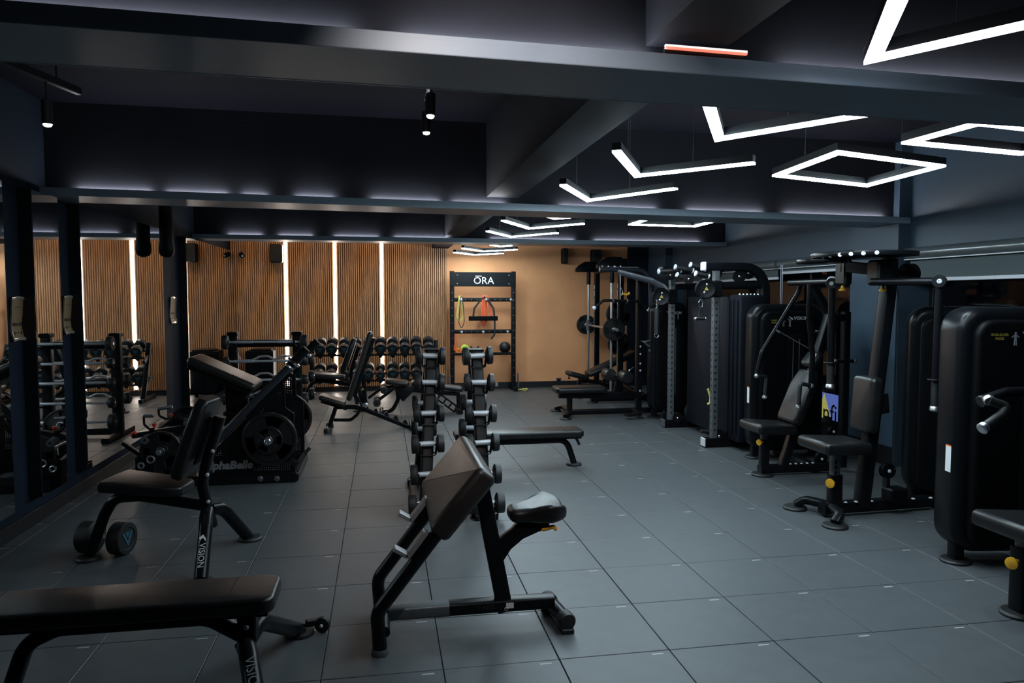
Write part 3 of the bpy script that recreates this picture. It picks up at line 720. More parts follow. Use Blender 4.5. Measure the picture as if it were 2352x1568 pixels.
# ------------------------------------------------------------------ upright benches with fixed back pads
def upright_bench(label, A, rot, sc=1.0, lettering=True, group='upright utility benches'):
    """faces local -x; built with local coordinates"""
    t = Thing('utility_bench', label, 'bench', A, rot, group)
    P = lambda m, n, mt, lb=None, parent=None: t.part(n, m, mt, lb, parent, local=True)
    # seat beam sweeping down to the front foot
    P(MB().tube([(-.62, 0, .02), (-.52, 0, .27), (-.46, 0, .375), (-.30, 0, .385), (.06, 0, .33)], .032, .12, 16, n=8), 'seat_beam', STEEL_SAT)
    P(MB().lathe((-.625, 0, 0), ZV, [(.07, 0), (.07, .012), (.062, .022), (.036, .026)], 22), 'foot_pad', GRIP)
    seat = [(-.24, -.15), (-.22, -.175), (.10, -.14), (.20, -.105), (.22, -.08), (.22, .08), (.20, .105), (.10, .14), (-.22, .175), (-.24, .15)]
    P(MB().slab(seat, frame((-.235, 0, .455), V((1, 0, -.10)), YV), .062, .020, 4), 'seat_pad', LEATHER)
    P(MB().box((-.235, 0, .417), (.34, .18, .014), bev=.003), 'seat_board', PLASTIC)
    bx = V((.34, 0, .94)).normalized()
    P(MB().rtube([(.12, 0, .20), (.09, 0, .33), (.065, 0, .46), (.105, 0, .62), (.185, 0, .86)], .055, .062, .14, up=YV, r=.018, n=7), 'back_post', STEEL_SAT)
    back = [(-.24, -.11), (-.20, -.135), (.10, -.14), (.22, -.115), (.25, -.09), (.25, .09), (.22, .115), (.10, .14), (-.20, .135), (-.24, .11)]
    n_ = V((-bx.z, 0, bx.x))
    P(MB().slab(back, frame(V((.095, 0, .715))+n_*.062, bx, YV), .072, .022, 4), 'back_pad', LEATHER)
    P(MB().box(V((.115, 0, .72))+n_*.02, (.30, .12, .014), Matrix(((bx.x, 0, n_.x), (0, 1, 0), (bx.z, 0, n_.z))), .003), 'back_board', PLASTIC)
    for s in (-1, 1):
        P(MB().tube([(.10, s*.018, .30), (.125, s*.10, .285), (.145, s*.15, .245), (.20, s*.36, .02)], .038, .10, 16, n=8), 'leg', STEEL_SAT)
        P(MB().lathe((.205, s*.372, 0), ZV, [(.075, 0), (.075, .012), (.066, .022), (.04, .026)], 22), 'foot_pad', GRIP)
    for z, x in ((.36, .112), (.30, .13), (.52, .11), (.66, .145)):
        P(MB().lathe((x, -.03, z), -YV, [(.011, 0), (.011, .004), (.006, .008)], 10), 'bolt', ALU)
    if lettering:
        a, b = V((.145, -.15, .245)), V((.20, -.36, .02)); ld = (b-a).normalized(); mid = a.lerp(b, .60); nv = V((.1, -.8, .55)); nv = (nv-ld*nv.dot(ld)).normalized()
        T = frame(mid+nv*.0385, ld, nv.cross(ld))
        P(MB().text('VISION', T, .046, .001).slab([(-.125, .0), (-.10, .016), (-.082, .016), (-.105, 0), (-.095, -.012), (-.085, -.012), (-.108, -.020)], T, .001, .0002, 1), 'leg_lettering', WHITE, 'white lettering')
    return t
f1 = F(203, 1285); f2 = F(540, 1243)
# local front foot (-.625,0), rear far foot (.205,.372)
vec_l = V((.83, .372, 0)); vec_w = V((f2.x-f1.x, f2.y-f1.y, 0))
rot = math.atan2(vec_w.y, vec_w.x)-math.atan2(vec_l.y, vec_l.x)
o_ = V((f1.x, f1.y, 0))+Matrix.Rotation(rot, 3, 'Z') @ V((.625, 0, 0))
upright_bench('black upright bench with narrow back pad and white lettering on its leg, near left', o_, rot)
b2 = D(757, 900, 10.6)
upright_bench('black upright bench with narrow back pad in front of the dumbbell rack', (D(795, 880, 10.6).x, 10.6, 0), -.06, lettering=False)
# dumbbell on the floor behind the front foot
c = F(236, 1278); hr = .098
t = Thing('dumbbell', 'single round dumbbell lying on the floor behind the near left bench foot', 'dumbbell', (c.x, c.y+.04, 0))
db_parts(t, (c.x, c.y+.06, hr), V((1, -.30, 0)), hr, .085, .12)
# ------------------------------------------------------------------ dumbbell towers with near and far cradles
def on_face(px, py, yb, yt, ztop, off):
    y = yb
    for _ in range(8):
        p = D(px, py, y); y = yb+(yt-yb)*max(0, p.z)/ztop-off
    return p
def tower_rack(which, fx, fy, tx, ty, near, far, nm):
    b = F(fx, fy); yb = b.y; yt = yb+.42; top = D(tx, ty, yt); zt = top.z
    t = Thing('dumbbell_tower', f'black vertical dumbbell tower, {which} of the two in the middle of the room', 'rack', (b.x, yt, 0), group='dumbbell towers')
    pb, pt = V((b.x, yb+.05, .03)), V((top.x, yt-.03, zt))
    fb_, ftp = V((b.x+.0, yb+.95, .03)), V((top.x, yt+.06, zt))
    t.part('post', MB().rtube([pb, pt], .095, .085, up=XV, r=.012), STEEL_BLK)
    t.part('post', MB().rtube([fb_, ftp], .095, .085, up=XV, r=.012), STEEL_BLK)
    t.part('top_cap', MB().box((top.x, yt+.015, zt+.008), (.11, .19, .018), bev=.004), PLASTIC)
    t.part('base_plate', MB().box((b.x, yb+.5, .02), (.16, 1.12, .04), bev=.006), STEEL_BLK)
    t.part('base_foot', MB().box((b.x, yb+.06, .0225), (.19, .09, .045), bev=.008), STEEL_BLK)
    t.part('base_foot', MB().box((b.x, yb+.94, .0225), (.19, .09, .045), bev=.008), STEEL_BLK)
    sd = (pt-pb).normalized()
    k = 0
    for side, lst in ((-1, near), (1, far)):
        for (px, py, r, th, hl, words_) in lst:
            if side < 0: p = on_face(px, py, yb+.0, yt-.07, zt, .07)
            else: p = D(px, py, 0.5*(yb+yt)+.52-.25*(D(px, py, yt).z))
            # which point of the post is behind this handle
            q = pb.lerp(pt, (p.z-.05)/zt) if side < 0 else fb_.lerp(ftp, (p.z-.05)/zt)
            p.x = q.x+(p.x-q.x)*(.35 if side < 0 else .6)
            yo = q.y+side*.045
            for s in (-1, 1):
                x = p.x+s*(hl/2-.010)
                t.part('cradle', MB().tube([V((q.x+s*.03, yo-side*.02, p.z-.075)), V((x, yo+side*.01, p.z-.080)), V((x, p.y, p.z-.028)), V((x, p.y+side*.022, p.z-.022)), V((x, p.y+side*.030, p.z+.012))], .006, .02, 8), STEEL_SAT)
            t.part('cradle_brace', MB().tube([V((p.x-hl/2+.006, p.y+side*.004, p.z-.035)), V((p.x-hl/2+.010, p.y-side*.0, p.z-.085)), V((p.x+hl/2-.010, p.y-side*.0, p.z-.085)), V((p.x+hl/2-.006, p.y+side*.004, p.z-.035))], .0045, .02, 8), STEEL_SAT)
            d = Thing('dumbbell', f'small round dumbbell on the {words_} of the {nm} tower', 'dumbbell', p, group='dumbbells on the two towers')
            db_parts(d, p, V((1, random.uniform(-.03, .03), random.uniform(-.03, .03))), r, th, hl, logo=False, hand=HANDLE)
lv = ['top near cradle', 'second near cradle from the top', 'third near cradle from the top', 'fourth near cradle from the top', 'fifth near cradle from the top', 'bottom near cradle']
n1 = [(983, 817, .066, .038), (983, 878, .065, .038), (982, 949, .064, .040), (980, 1019, .066, .046), (979, 1089, .072, .046), (977, 1156, .070, .052)]
n2 = [(1094, 817, .066, .038), (1098, 878, .065, .038), (1102, 949, .064, .042), (1107, 1016, .066, .046), (1112, 1089, .070, .046), (1117, 1155, .072, .056)]
tower_rack('left', 977, 1187, 990, 806, [(*a, .138, w_) for a, w_ in zip(n1, lv)], [(974, 925, .062, .034, .125, 'upper far cradle'), (973, 984, .062, .034, .125, 'lower far cradle')], 'left')
tower_rack('right', 1116, 1190, 1092, 806, [(*a, .138, w_) for a, w_ in zip(n2, lv)], [(1085, 923, .064, .036, .125, 'upper far cradle'), (1082, 982, .074, .038, .125, 'lower far cradle')], 'right')

# ------------------------------------------------------------------ long two-tier dumbbell rack against the slat wall
YR = 11.80
tl = radians(24); ax = V((0, -cos(tl), -sin(tl))); nr = V((0, -sin(tl), cos(tl)))
t = Thing('dumbbell_rack', 'long two-tier black dumbbell rack standing against the slat wall', 'rack', (D(860, 850, YR).x, YR+.1, 0))
xa, xb = D(716, 850, YR).x, D(1003, 850, YR).x
topr = [(735, 803), (762, 800), (790, 798), (817.5, 797), (846, 797), (874, 797), (902, 797), (930, 797), (957, 800), (985, 803)]
botr = [(733, 860), (761, 858), (790, 857), (818, 857), (846, 857), (874, 859), (902, 857), (930, 858), (957, 860), (985, 862)]
zt_, zb_ = D(860, 799, YR).z, D(860, 858, YR).z
for x in (xa, xb):
    t.part('side_frame', MB().rtube([V((x, YR-.20, .03)), V((x, YR-.05, zb_-.05)), V((x, YR+.16, zt_+.10))], .05, .07, .1, up=XV), STEEL_SAT)
    t.part('base_foot', MB().rtube([V((x, YR-.32, .03)), V((x, YR+.38, .03))], .05, .06), STEEL_SAT)
    for z in (zb_, zt_):
        t.part('tier_bracket', MB().bar(V((x, YR, z))+ax*.16-nr*.115, V((x, YR, z))-ax*.22-nr*.115, .04, .05, nr), STEEL_BLK)
names10 = ['first', 'second', 'third', 'fourth', 'fifth', 'sixth', 'seventh', 'eighth', 'ninth', 'tenth']
for row, z, rn in ((topr, zt_, 'top'), (botr, zb_, 'bottom')):
    for s in (.03, -.20):
        t.part('tier_rail', MB().rtube([V((xa, YR, z))+ax*s-nr*.108, V((xb, YR, z))+ax*s-nr*.108], .03, .03), STEEL_BLK)
    for k, (px, py) in enumerate(row):
        f_ = D(px, py, YR); f_.z = z
        small = rn == 'bottom' and k == 5
        r = .070 if small else random.uniform(.080, .088); ht = .085; hl = .125
        c = f_-ax*(hl/2+ht/2)-nr*(.088-r)
        d = Thing('dumbbell', f'black round dumbbell on the {rn} tier of the back rack, {names10[k]} from the left', 'dumbbell', c, group=f'dumbbells on the {rn} tier of the back rack')
        db_parts(d, c, ax, r, ht, hl, up=nr)
        t.part('saddle', MB().slab([(-.07, .0), (.07, .0), (.045, -.03), (.012, -.075), (-.012, -.075), (-.045, -.03)], frame(f_+ax*.01-nr*.090, XV, nr), .03, .004, 1), PLASTIC)

# ------------------------------------------------------------------ fixed barbell rack
YBR = 8.80
t = Thing('barbell_rack', 'black upright rack of fixed barbells near the mirrored left wall', 'rack', (D(610, 900, YBR).x, YBR, 0))
px_l, px_r = D(536, 800, YBR).x, D(683, 800, YBR).x
zt = D(610, 768, YBR).z
for x in (px_l, px_r):
    t.part('upright', MB().rtube([V((x, YBR, .03)), V((x, YBR, zt))], .10, .10, r=.015), STEEL_BLK)
    t.part('upright_cap', MB().box((x, YBR, zt+.01), (.115, .15, .045), bev=.012), PLASTIC)
    t.part('base_foot', MB().rtube([V((x, YBR-.42, .03)), V((x, YBR+.42, .03))], .08, .06), STEEL_BLK)
for z in (.07, zt-.10): t.part('cross_beam', MB().rtube([V((px_l, YBR, z)), V((px_r, YBR, z))], .07, .075 if z < .5 else .085), STEEL_SAT)
def barbell(label, c, xl, xr, hr, ez=False, th=.06):
    t_ = Thing('fixed_barbell', label, 'barbell', c, group='fixed barbells on the rack')
    y, z = c.y, c.z; h = (xr-xl)/2; m = (xl+xr)/2
    if not ez:
        t_.part('bar', MB().lathe((m, y, z), XV, [(.013, -h), (.013, -h*.86), (.0155, -h*.85), (.0155, -h*.34), (.0125, -h*.33), (.0125, h*.33), (.0155, h*.34), (.0155, h*.85), (.013, h*.86), (.013, h)], 14), HANDLE)
    else:
        pts = [(-1, 0), (-.62, 0), (-.48, .0), (-.22, .035), (-.04, .012), (0, .010), (.04, .012), (.22, .035), (.48, 0), (.62, 0), (1, 0)]
        pts = [(-1, 0), (-.66, 0), (-.42, .045), (-.20, .045), (-.02, .008), (.02, .008), (.20, .045), (.42, .045), (.66, 0), (1, 0)]
        t_.part('bar', MB().tube([V((m+h*a, y+.02 if abs(a) < .6 else y, z+b)) for a, b in pts], .013, .07, 12), HANDLE)
    for s, x in ((-1, xl), (1, xr)):
        t_.part('head', MB().lathe((x+s*th/2, y, z), (s, 0, 0), [(hr*.55, -th/2-.008), (hr*.92, -th/2), (hr, -th/2+.008), (hr, th/2-.008), (hr*.92, th/2), (hr*.5, th/2+.001)], 24), GRIP)
        t_.part('end_bolt', MB().disc((x+s*(th+.002), y, z), XV, .018, .008), CHROME)
levels = [(785, .078), (829, .055), (872, .055), (916, .060), (958, .085)]
wl_ = ['top', 'second', 'third', 'fourth', 'lowest']
xl_, xr_ = D(525, 850, YBR-.28).x, D(694, 850, YBR-.28).x
for (py, hr), w_ in zip(levels, wl_):
    z = D(610, py, YBR-.28).z
    barbell(f'straight fixed barbell on the {w_} near hooks of the barbell rack', V(((xl_+xr_)/2, YBR-.28, z)), xl_, xr_, hr)
    for x in (px_l, px_r):
        t.part('hook', MB().tube([V((x, YBR-.05, z-.06)), V((x, YBR-.22, z-.045)), V((x, YBR-.28, z-.019)), V((x, YBR-.31, z-.010)), V((x, YBR-.325, z+.02))], .010, .03, 10), STEEL_SAT)
for py, w_ in ((833, 'top'), (872, 'middle'), (912, 'lower')):
    z = D(610, py-6, YBR+.28).z
    barbell(f'cambered barbell on the {w_} far hooks of the barbell rack', V(((xl_+xr_)/2, YBR+.28, z)), xl_+.02, xr_+.02, .07, True)
    for x in (px_l, px_r):
        t.part('hook', MB().tube([V((x, YBR+.05, z-.06)), V((x, YBR+.22, z-.045)), V((x, YBR+.28, z-.019)), V((x, YBR+.31, z-.010)), V((x, YBR+.325, z+.02))], .010, .03, 10), STEEL_SAT)
# black cabinet on the floor behind it
a, b = D(563, 806, 11.9), D(627, 806, 11.9)
t = Thing('equipment_cabinet', 'low black cabinet against the slat wall behind the barbell rack', 'cabinet', ((a.x+b.x)/2, 12.1, 0))
t.part('body', MB().box(((a.x+b.x)/2, 12.12, a.z/2+.03), (b.x-a.x, .42, a.z-.06), bev=.012), PLASTIC)
t.part('lid', MB().box(((a.x+b.x)/2+.02, 12.12, a.z+.012), (b.x-a.x-.1, .36, .024), bev=.008), STEEL_SAT)
for k in (-1, 1): t.part('door', MB().box(((a.x+b.x)/2+k*(b.x-a.x)/4, 11.905, a.z/2+.03), ((b.x-a.x)/2-.02, .014, a.z-.12), bev=.004), STEEL_SAT)
for k in (-1, 1): t.part('leg', MB().rod(((a.x+b.x)/2+k*(b.x-a.x)*.4, 12.12, 0), ((a.x+b.x)/2+k*(b.x-a.x)*.4, 12.12, .062), .03), PLASTIC)

# ------------------------------------------------------------------ glute machine with perforated side plates
YA, YA2 = 6.42, 7.22
t = Thing('glute_machine', 'black glute thrust machine with perforated side plates and incline pad', 'exercise machine', (-1.3, 6.8, 0))
def pA(px, py): p = D(px, py, YA); return (p.x, max(.045, p.z))
poly = [pA(461, 1098), pA(461, 1060), pA(508, 1020), pA(560, 966), pA(610, 903), pA(634, 880), pA(652, 884), pA(654, 936), pA(674, 950), pA(676, 1098)]
def inside(x, z, P):
    c = False; j = len(P)-1
    for i in range(len(P)):
        if (P[i][1] > z) != (P[j][1] > z) and x < (P[j][0]-P[i][0])*(z-P[i][1])/(P[j][1]-P[i][1])+P[i][0]: c = not c
        j = i
    return c
def perforated(y):
    mb = MB(); st = .0172
    x0, x1 = min(p[0] for p in poly), max(p[0] for p in poly); z1 = max(p[1] for p in poly)
    ov = {}
    def vid(p):
        k = (round(p[0], 4), round(p[1], 4))
        if k not in ov: ov[k] = len(mb.v); mb.v.append(V((p[0], y, p[1])))
        return ov[k]
    tx0, tx1 = pA(464, 1070)[0], pA(580, 1070)[0]; tz0, tz1 = pA(500, 1083)[1], pA(500, 1056)[1]
    x = x0
    while x < x1:
        z = .045
        while z < z1:
            cx, cz = x+st/2, z+st/2
            if inside(cx, cz, poly):
                A = [vid(p) for p in ((x, z), (x+st, z), (x+st, z+st), (x, z+st))]
                solid = tx0 < cx < tx1 and tz0 < cz < tz1 or z < .09
                solid = solid or not all(inside(cx+dx*st*1.4, cz+dz*st*1.4, poly) for dx in (-1, 1) for dz in (-1, 1))
                if solid: mb.f.append(tuple(A)); mb.m.append(0)
                else:
                    h = st*.24; B = []
                    for k in range(8):
                        a = 2*pi*k/8+pi/8+pi; mb.v.append(V((cx+h*cos(a), y, cz+h*sin(a)))); B.append(len(mb.v)-1)
                    for k in range(4):
                        mb.f.append((A[k], A[(k+1) % 4], B[(2*k+2) % 8], B[2*k+1], B[2*k])); mb.m.append(0)
            z += st
        x += st
    return mb
for y, w_ in ((YA, 'near'), (YA2, 'far')):
    sp = t.part('side_plate', perforated(y), STEEL_BLK, kind='stuff')
    sp['kind'] = 'thing'; del sp['kind']
    t.part('plate_edge', MB().sweep([V((x, y+.004, z)) for x, z in poly], rrect(.014, .022, .004, 2), YV, True), STEEL_BLK)
    a, b = D(326, 1100, YA).x, D(683, 1100, YA).x
    t.part('base_rail', MB().box(((a+b)/2, y-.02, .040), (b-a, .05, .080), bev=.006), STEEL_BLK)
for px, py in ((351, 1101), (390, 1101), (598, 1099), (636, 1099)):
    p = D(px, py, YA-.046); t.part('base_bolt', MB().lathe(p, -YV, [(.024, 0), (.024, .006), (.018, .011), (.008, .013)], 18), GREYMET)
for px in (332, 560, 678):
    x = D(px, 1100, YA).x; t.part('cross_member', MB().box((x, (YA+YA2)/2-.02, .035), (.06, YA2-YA, .06), bev=.005), STEEL_BLK)
p = D(522, 1069, YA-.004)
t.part('side_lettering', MB().text('AlphaBelle', frame((p.x, YA-.0035, p.z), XV, ZV), .093, .002, shear=.22, width=.004), GREYPRINT, 'grey italic lettering')
for y in (YA-.13, YA2+.13):
    dl = y-(YA-.13)
    a, b, c = D(455, 1056, YA-.13), D(668, 838, YA-.13), D(706, 802, YA-.13)
    o = V((0, dl, 0)); d = (b-a).normalized(); c = b+d*(c-b).length
    t.part('lever_arm', MB().tube([a+o, b+o], .030, 0, 16), LEVER)
    t.part('lever_sleeve', MB().rod(b+o-d*.02, c+o, .037, 18), STEEL_BLK)
    t.part('sleeve_ring', MB().lathe(b+o+d*.035, d, [(.04, -.012), (.058, -.010), (.060, 0), (.058, .010), (.04, .012)], 22), CHROME)
    t.part('sleeve_ring', MB().lathe(b+o-d*.015, d, [(.036, -.012), (.042, 0), (.036, .012)], 22), SATIN)
# pad on its tilting post
p0, p1 = D(446, 815, 6.85), D(598, 880, 6.85); xd = (p1-p0).normalized(); n_ = V((-xd.z, 0, xd.x))
t.part('back_pad', MB().pad((p0+p1)/2-n_*.03, xd, YV, (p1-p0).length, .46, .075, .04), LEATHER_BR)
t.part('pad_board', MB().box((p0+p1)/2-n_*.085, ((p1-p0).length*.92, .40, .03), Matrix(((xd.x, 0, n_.x), (0, 1, 0), (xd.z, 0, n_.z))), .006), STEEL_BLK)
pc = [D(x, y, 6.85) for x, y in ((520, 858), (566, 880), (572, 940), (524, 940))]; o = pc[0]
t.part('pad_post', MB().slab([(p.x-o.x, p.z-o.z) for p in pc], frame((o.x, 6.85, o.z), XV, ZV), .20, .008, 2), STEEL_BLK)
pp = D(546, 881, 6.75); t.part('pivot_washer', MB().lathe((pp.x, 6.745, pp.z), -YV, [(.022, 0), (.022, .006), (.013, .007), (.012, .002)], 18), SATIN)
pq = D(548, 955, 6.85); t.part('post_socket', MB().box((pq.x, 6.85, pq.z/2+.06), (.20, .24, pq.z), bev=.012), STEEL_BLK)
pp = D(579, 919, 6.6); t.part('stop_pin', MB().ring((pp.x, 6.6, pp.z), YV, .028, .008), CHROME)
t.part('stop_bracket', MB().box((pp.x, 6.72, pp.z), (.05, .24, .05), bev=.006), STEEL_BLK)
t.part('stop_stand', MB().bar((pp.x, 6.8, .05), (pp.x, 6.8, pp.z+.02), .05, .05), STEEL_BLK)
# axle that carries the loaded plates
pc = D(618, 1010, YA-.12)
t.part('plate_axle', MB().rod((pc.x, YA-.20, pc.z), (pc.x, YA2+.22, pc.z), .025), SATIN)
t.part('axle_nose', MB().lathe((pc.x, YA-.20, pc.z), -YV, [(.025, -.002), (.029, .0), (.029, .015), (.022, .02), (.012, .02), (.010, .014)], 20), SATIN)
weight_plate('large loaded plate on the near side of the glute machine', V((pc.x, YA-.085, pc.z)), -YV, .222, .04, .3, 'plates on the glute machine')
weight_plate('small plate in front of the large near plate of the glute machine', V((pc.x, YA-.135, pc.z)), -YV, .115, .03, 1.0, 'plates on the glute machine')
pr = D(660, 958, YA2+.12)
t.part('rear_axle', MB().rod((pr.x, YA2-.12, pr.z), (pr.x, YA2+.2, pr.z), .025), SATIN)
weight_plate('large loaded plate on the far side of the glute machine', V((pr.x, YA2+.10, pr.z)), -YV, .235, .04, 1.35, 'plates on the glute machine')
# frayed resistance strap at the foot of the near corner
s0 = D(668, 1056, YA-.02)
for k, (qx, qy) in enumerate(((712, 1028), (704, 1040), (696, 1052))):
    q = D(qx, qy, YA+.02*k)
    t.part('strap', MB().rtube([s0, s0.lerp(q, .35)+V((0, -.02, -.06)), s0.lerp(q, .7)+V((0, 0, -.02)), q], .03, .005, .05, up=YV), GRIP)
# foot end: arms, crank handles with red pins, small plates
t.part('foot_bracket', MB().box(D(343, 1062, YA+.1), (.17, .20, .16), bev=.02), STEEL_BLK)
lp = D(343, 1078, YA+.1); t.part('foot_stand', MB().box((lp.x, YA+.1, lp.z/2), (.12, .14, lp.z), bev=.01), STEEL_BLK)
for px, py, r in ((346, 1055, .028), (324, 1069, .022)):
    p = D(px, py, YA-.01); t.part('pivot_ring', MB().ring(p, YV, r, .008), SATIN); t.part('pivot_boss', MB().disc(p+V((0, .03, 0)), YV, r*1.3, .06), STEEL_BLK)
t.part('foot_lever', MB().bar(D(281, 1016, YA+.05), D(332, 1050, YA+.05), .05, .03), STEEL_SAT)
t.part('roller_arm', MB().bar(D(302, 1000, YA+.12), D(420, 982, YA+.3), .06, .045), STEEL_SAT)
p = D(332, 1011, YA+.02); t.part('roller_end', MB().lathe(p, -YV, [(.034, -.10), (.034, 0), (.030, .008), (.012, .009), (.010, .003)], 20), GREYMET)
for (ax_, ay_), (bx_, by_), (cx_, cy_), y in (((330, 955), (353, 954), (349, 990), YA+.18), ((364, 938), (396, 934), (388, 966), YA+.62)):
    a, b, c = D(ax_, ay_, y), D(bx_, by_, y), D(cx_, cy_, y)
    t.part('crank_arm', MB().tube([a, D(ax_+1, (ay_+cy_)/2+2, y), c], .010, .03, 10), STEEL_SAT)
    t.part('crank_handle', MB().rod(a, b, .016), SATIN, 'bright steel crank handle')
    t.part('crank_hub', MB().lathe(c-V((0, 0, .04)), ZV, [(.03, 0), (.045, .005), (.045, .02), (.022, .03), (.022, .07)], 18), STEEL_SAT)
    t.part('pin_knob', MB().lathe(c+V((.02, 0, .02)), ZV, [(.006, 0), (.008, .02), (.018, .024), (.018, .04), (.01, .045)], 14), RED, 'red pin knob')
p = D(306, 995, YA+.1); t.part('pin_knob', MB().lathe(p, V((1, 0, .4)), [(.006, -.04), (.008, -.0), (.018, .004), (.018, .02), (.01, .025)], 14), RED, 'red pin knob')
t.part('arm_link', MB().bar(D(350, 990, YA+.2), D(392, 964, YA+.62), .05, .03), STEEL_SAT)
t.part('arm_link', MB().bar(D(392, 964, YA+.62), D(450, 975, YA+.66), .05, .04), STEEL_SAT)
pf = D(369, 1036, YA+.02)
t.part('foot_axle', MB().rod((pf.x, YA-.05, pf.z), (pf.x, YA+.72, pf.z), .02), SATIN)
t.part('axle_post', MB().box((pf.x+.02, YA+.16, pf.z/2+.02), (.07, .05, pf.z), bev=.006), STEEL_BLK)
t.part('axle_post', MB().box((pf.x+.02, YA+.62, pf.z/2+.02), (.07, .05, pf.z), bev=.006), STEEL_BLK)
weight_plate('small loaded plate at the foot end of the glute machine, nearer of two', V((pf.x, YA+.03, pf.z)), -YV, .165, .03, 0.2, 'plates on the glute machine')
pf2 = D(432, 968, YA+.70)
t.part('rear_foot_post', MB().box((pf2.x, YA+.76, pf2.z/2+.01), (.07, .05, pf2.z), bev=.006), STEEL_BLK)
t.part('rear_foot_axle', MB().rod((pf2.x, YA+.60, pf2.z), (pf2.x, YA+.80, pf2.z), .02), SATIN)
weight_plate('small loaded plate at the foot end of the glute machine, farther of two', V((pf2.x, YA+.66, pf2.z)), V((0.1, -1, .35)), .15, .03, 0.7, 'plates on the glute machine')

# ------------------------------------------------------------------ adjustable incline bench
Y0 = 8.82
def d0(px, py): return D(px, py, Y0)
t = Thing('incline_bench', 'black adjustable bench with raised back pad and toothed rail, left of the towers', 'bench', (d0(840, 980).x, Y0, 0))
bt, bb = d0(848, 760), d0(797, 916); u = (bt-bb).normalized(); nn = V((-u.z, 0, u.x))
t.part('back_pad', MB().pad((bt+bb)/2-nn*.02, u, YV, (bt-bb).length, .29, .065, .035), LEATHER_BR)
t.part('pad_board', MB().box((bt+bb)/2-nn*.075, ((bt-bb).length*.86, .20, .04), Matrix(((u.x, 0, nn.x), (0, 1, 0), (u.z, 0, nn.z))), .006), STEEL_BLK)
st, sb = d0(735, 905), d0(795, 923); u2 = (sb-st).normalized(); n2_ = V((-u2.z, 0, u2.x))
t.part('seat_pad', MB().pad((st+sb)/2-n2_*.02, u2, YV, (sb-st).length, .30, .06, .035), LEATHER_BR)
t.part('seat_frame', MB().bar((st+sb)/2-n2_*.07-u2*.12, (st+sb)/2-n2_*.07+u2*.19, .06, .04, n2_), STEEL_BLK)
fo = d0(755, 985)
t.part('front_leg', MB().rtube([V((fo.x, Y0, .02)), d0(772, 933), d0(778, 928)], .05, .06, up=YV), STEEL_SAT)
t.part('foot_bar', MB().tube([V((fo.x, Y0-.18, .03)), V((fo.x, Y0+.18, .03))], .028), STEEL_SAT)
for s in (-1, 1): t.part('foot_pad', MB().lathe((fo.x, Y0+s*.18, 0), ZV, [(.045, 0), (.045, .03), (.036, .058), (.02, .06)], 18), GRIP)
t.part('main_rail', MB().rtube([d0(768, 934), d0(818, 934), d0(842, 941), d0(944, 982)], .055, .055, .08, up=YV), STEEL_SAT)
t.part('lower_brace', MB().tube([d0(767, 964), d0(806, 964), d0(820, 952), d0(829, 936)], .020, .08, 12), STEEL_SAT)
t.part('support_strut', MB().rtube([d0(834, 858), d0(838, 915), d0(842, 940)], .05, .045, up=YV), STEEL_SAT)
t.part('support_link', MB().rtube([d0(806, 882), d0(832, 934)], .02, .03, up=YV), STEEL_BLK)
t.part('strut_hinge', MB().lathe(d0(840, 929)+V((0, -.035, 0)), -YV, [(.030, 0), (.030, .012), (.018, .018), (.010, .018)], 18), SATIN)
for k, (px, py) in enumerate(((830, 926-2), (863, 947), (887, 954), (909, 963), (930, 972))[1:]):
    p = d0(px, py); t.part('rail_tooth', MB().slab([(-.035, -.02), (.025, -.02), (.045, .0), (-.01, .05), (-.028, .03)], frame(p, V((.93, 0, -.36)), V((.36, 0, .93))), .05, .004, 1), STEEL_BLK)
re = d0(946, 984)
t.part('rear_foot', MB().tube([V((re.x, Y0-.22, .035)), V((re.x, Y0+.22, .035))], .03), STEEL_SAT)
p = d0(742, 922); t.part('seat_pin', MB().lathe(p, V((-.3, -.2, -1)), [(.007, -.03), (.008, 0), (.016, .005), (.016, .02)], 14), CHROME)
p = d0(833, 892); t.part('warning_mark', MB().slab([(-.018, -.016), (.018, -.016), (0, .018)], frame((p.x, Y0-.029, p.z), XV, ZV), .002, .0004, 1), YPRINT, 'yellow warning triangle')

# ------------------------------------------------------------------ decline bench with foam rollers behind the towers
Y1 = 9.95
def d1(px, py): return D(px, py, Y1)
t = Thing('decline_bench', 'black roller bench with slotted ladder leg, partly behind the towers', 'bench', (d1(960, 940).x, Y1, 0))
a, b = d1(885, 874), d1(938, 880); u = (b-a).normalized()
t.part('seat_pad', MB().pad((a+b)/2, u, YV, (b-a).length, .30, .065, .035), LEATHER_BR)
a, b = d1(945, 878), d1(1062, 893); u = (b-a).normalized()
t.part('back_pad', MB().pad((a+b)/2, u, YV, (b-a).length, .28, .065, .035), LEATHER)
pg = [d1(x, y) for x, y in ((905, 886), (952, 886), (952, 895), (926, 921), (916, 912))]; o = pg[0]
t.part('body_plate', MB().slab([(p.x-o.x, p.z-o.z) for p in pg], frame((o.x, Y1, o.z), XV, ZV), .12, .006, 2), STEEL_BLK)
t.part('curved_leg', MB().tube([V((d1(874, 938).x, Y1, .028)), V((d1(900, 938).x, Y1, .028)), d1(916, 915), d1(911, 890)], .027, .16, 14, n=8), STEEL_SAT)
t.part('front_foot', MB().tube([V((d1(876, 938).x, Y1-.2, .03)), V((d1(876, 938).x, Y1+.2, .03))], .03), STEEL_SAT)
t.part('roller_arm', MB().rtube([d1(866, 921), d1(903, 893)], .04, .03, up=YV), STEEL_BLK)
t.part('upper_roller_arm', MB().rtube([d1(846, 914), d1(878, 890), d1(905, 886)], .035, .03, .05, up=YV), STEEL_BLK)
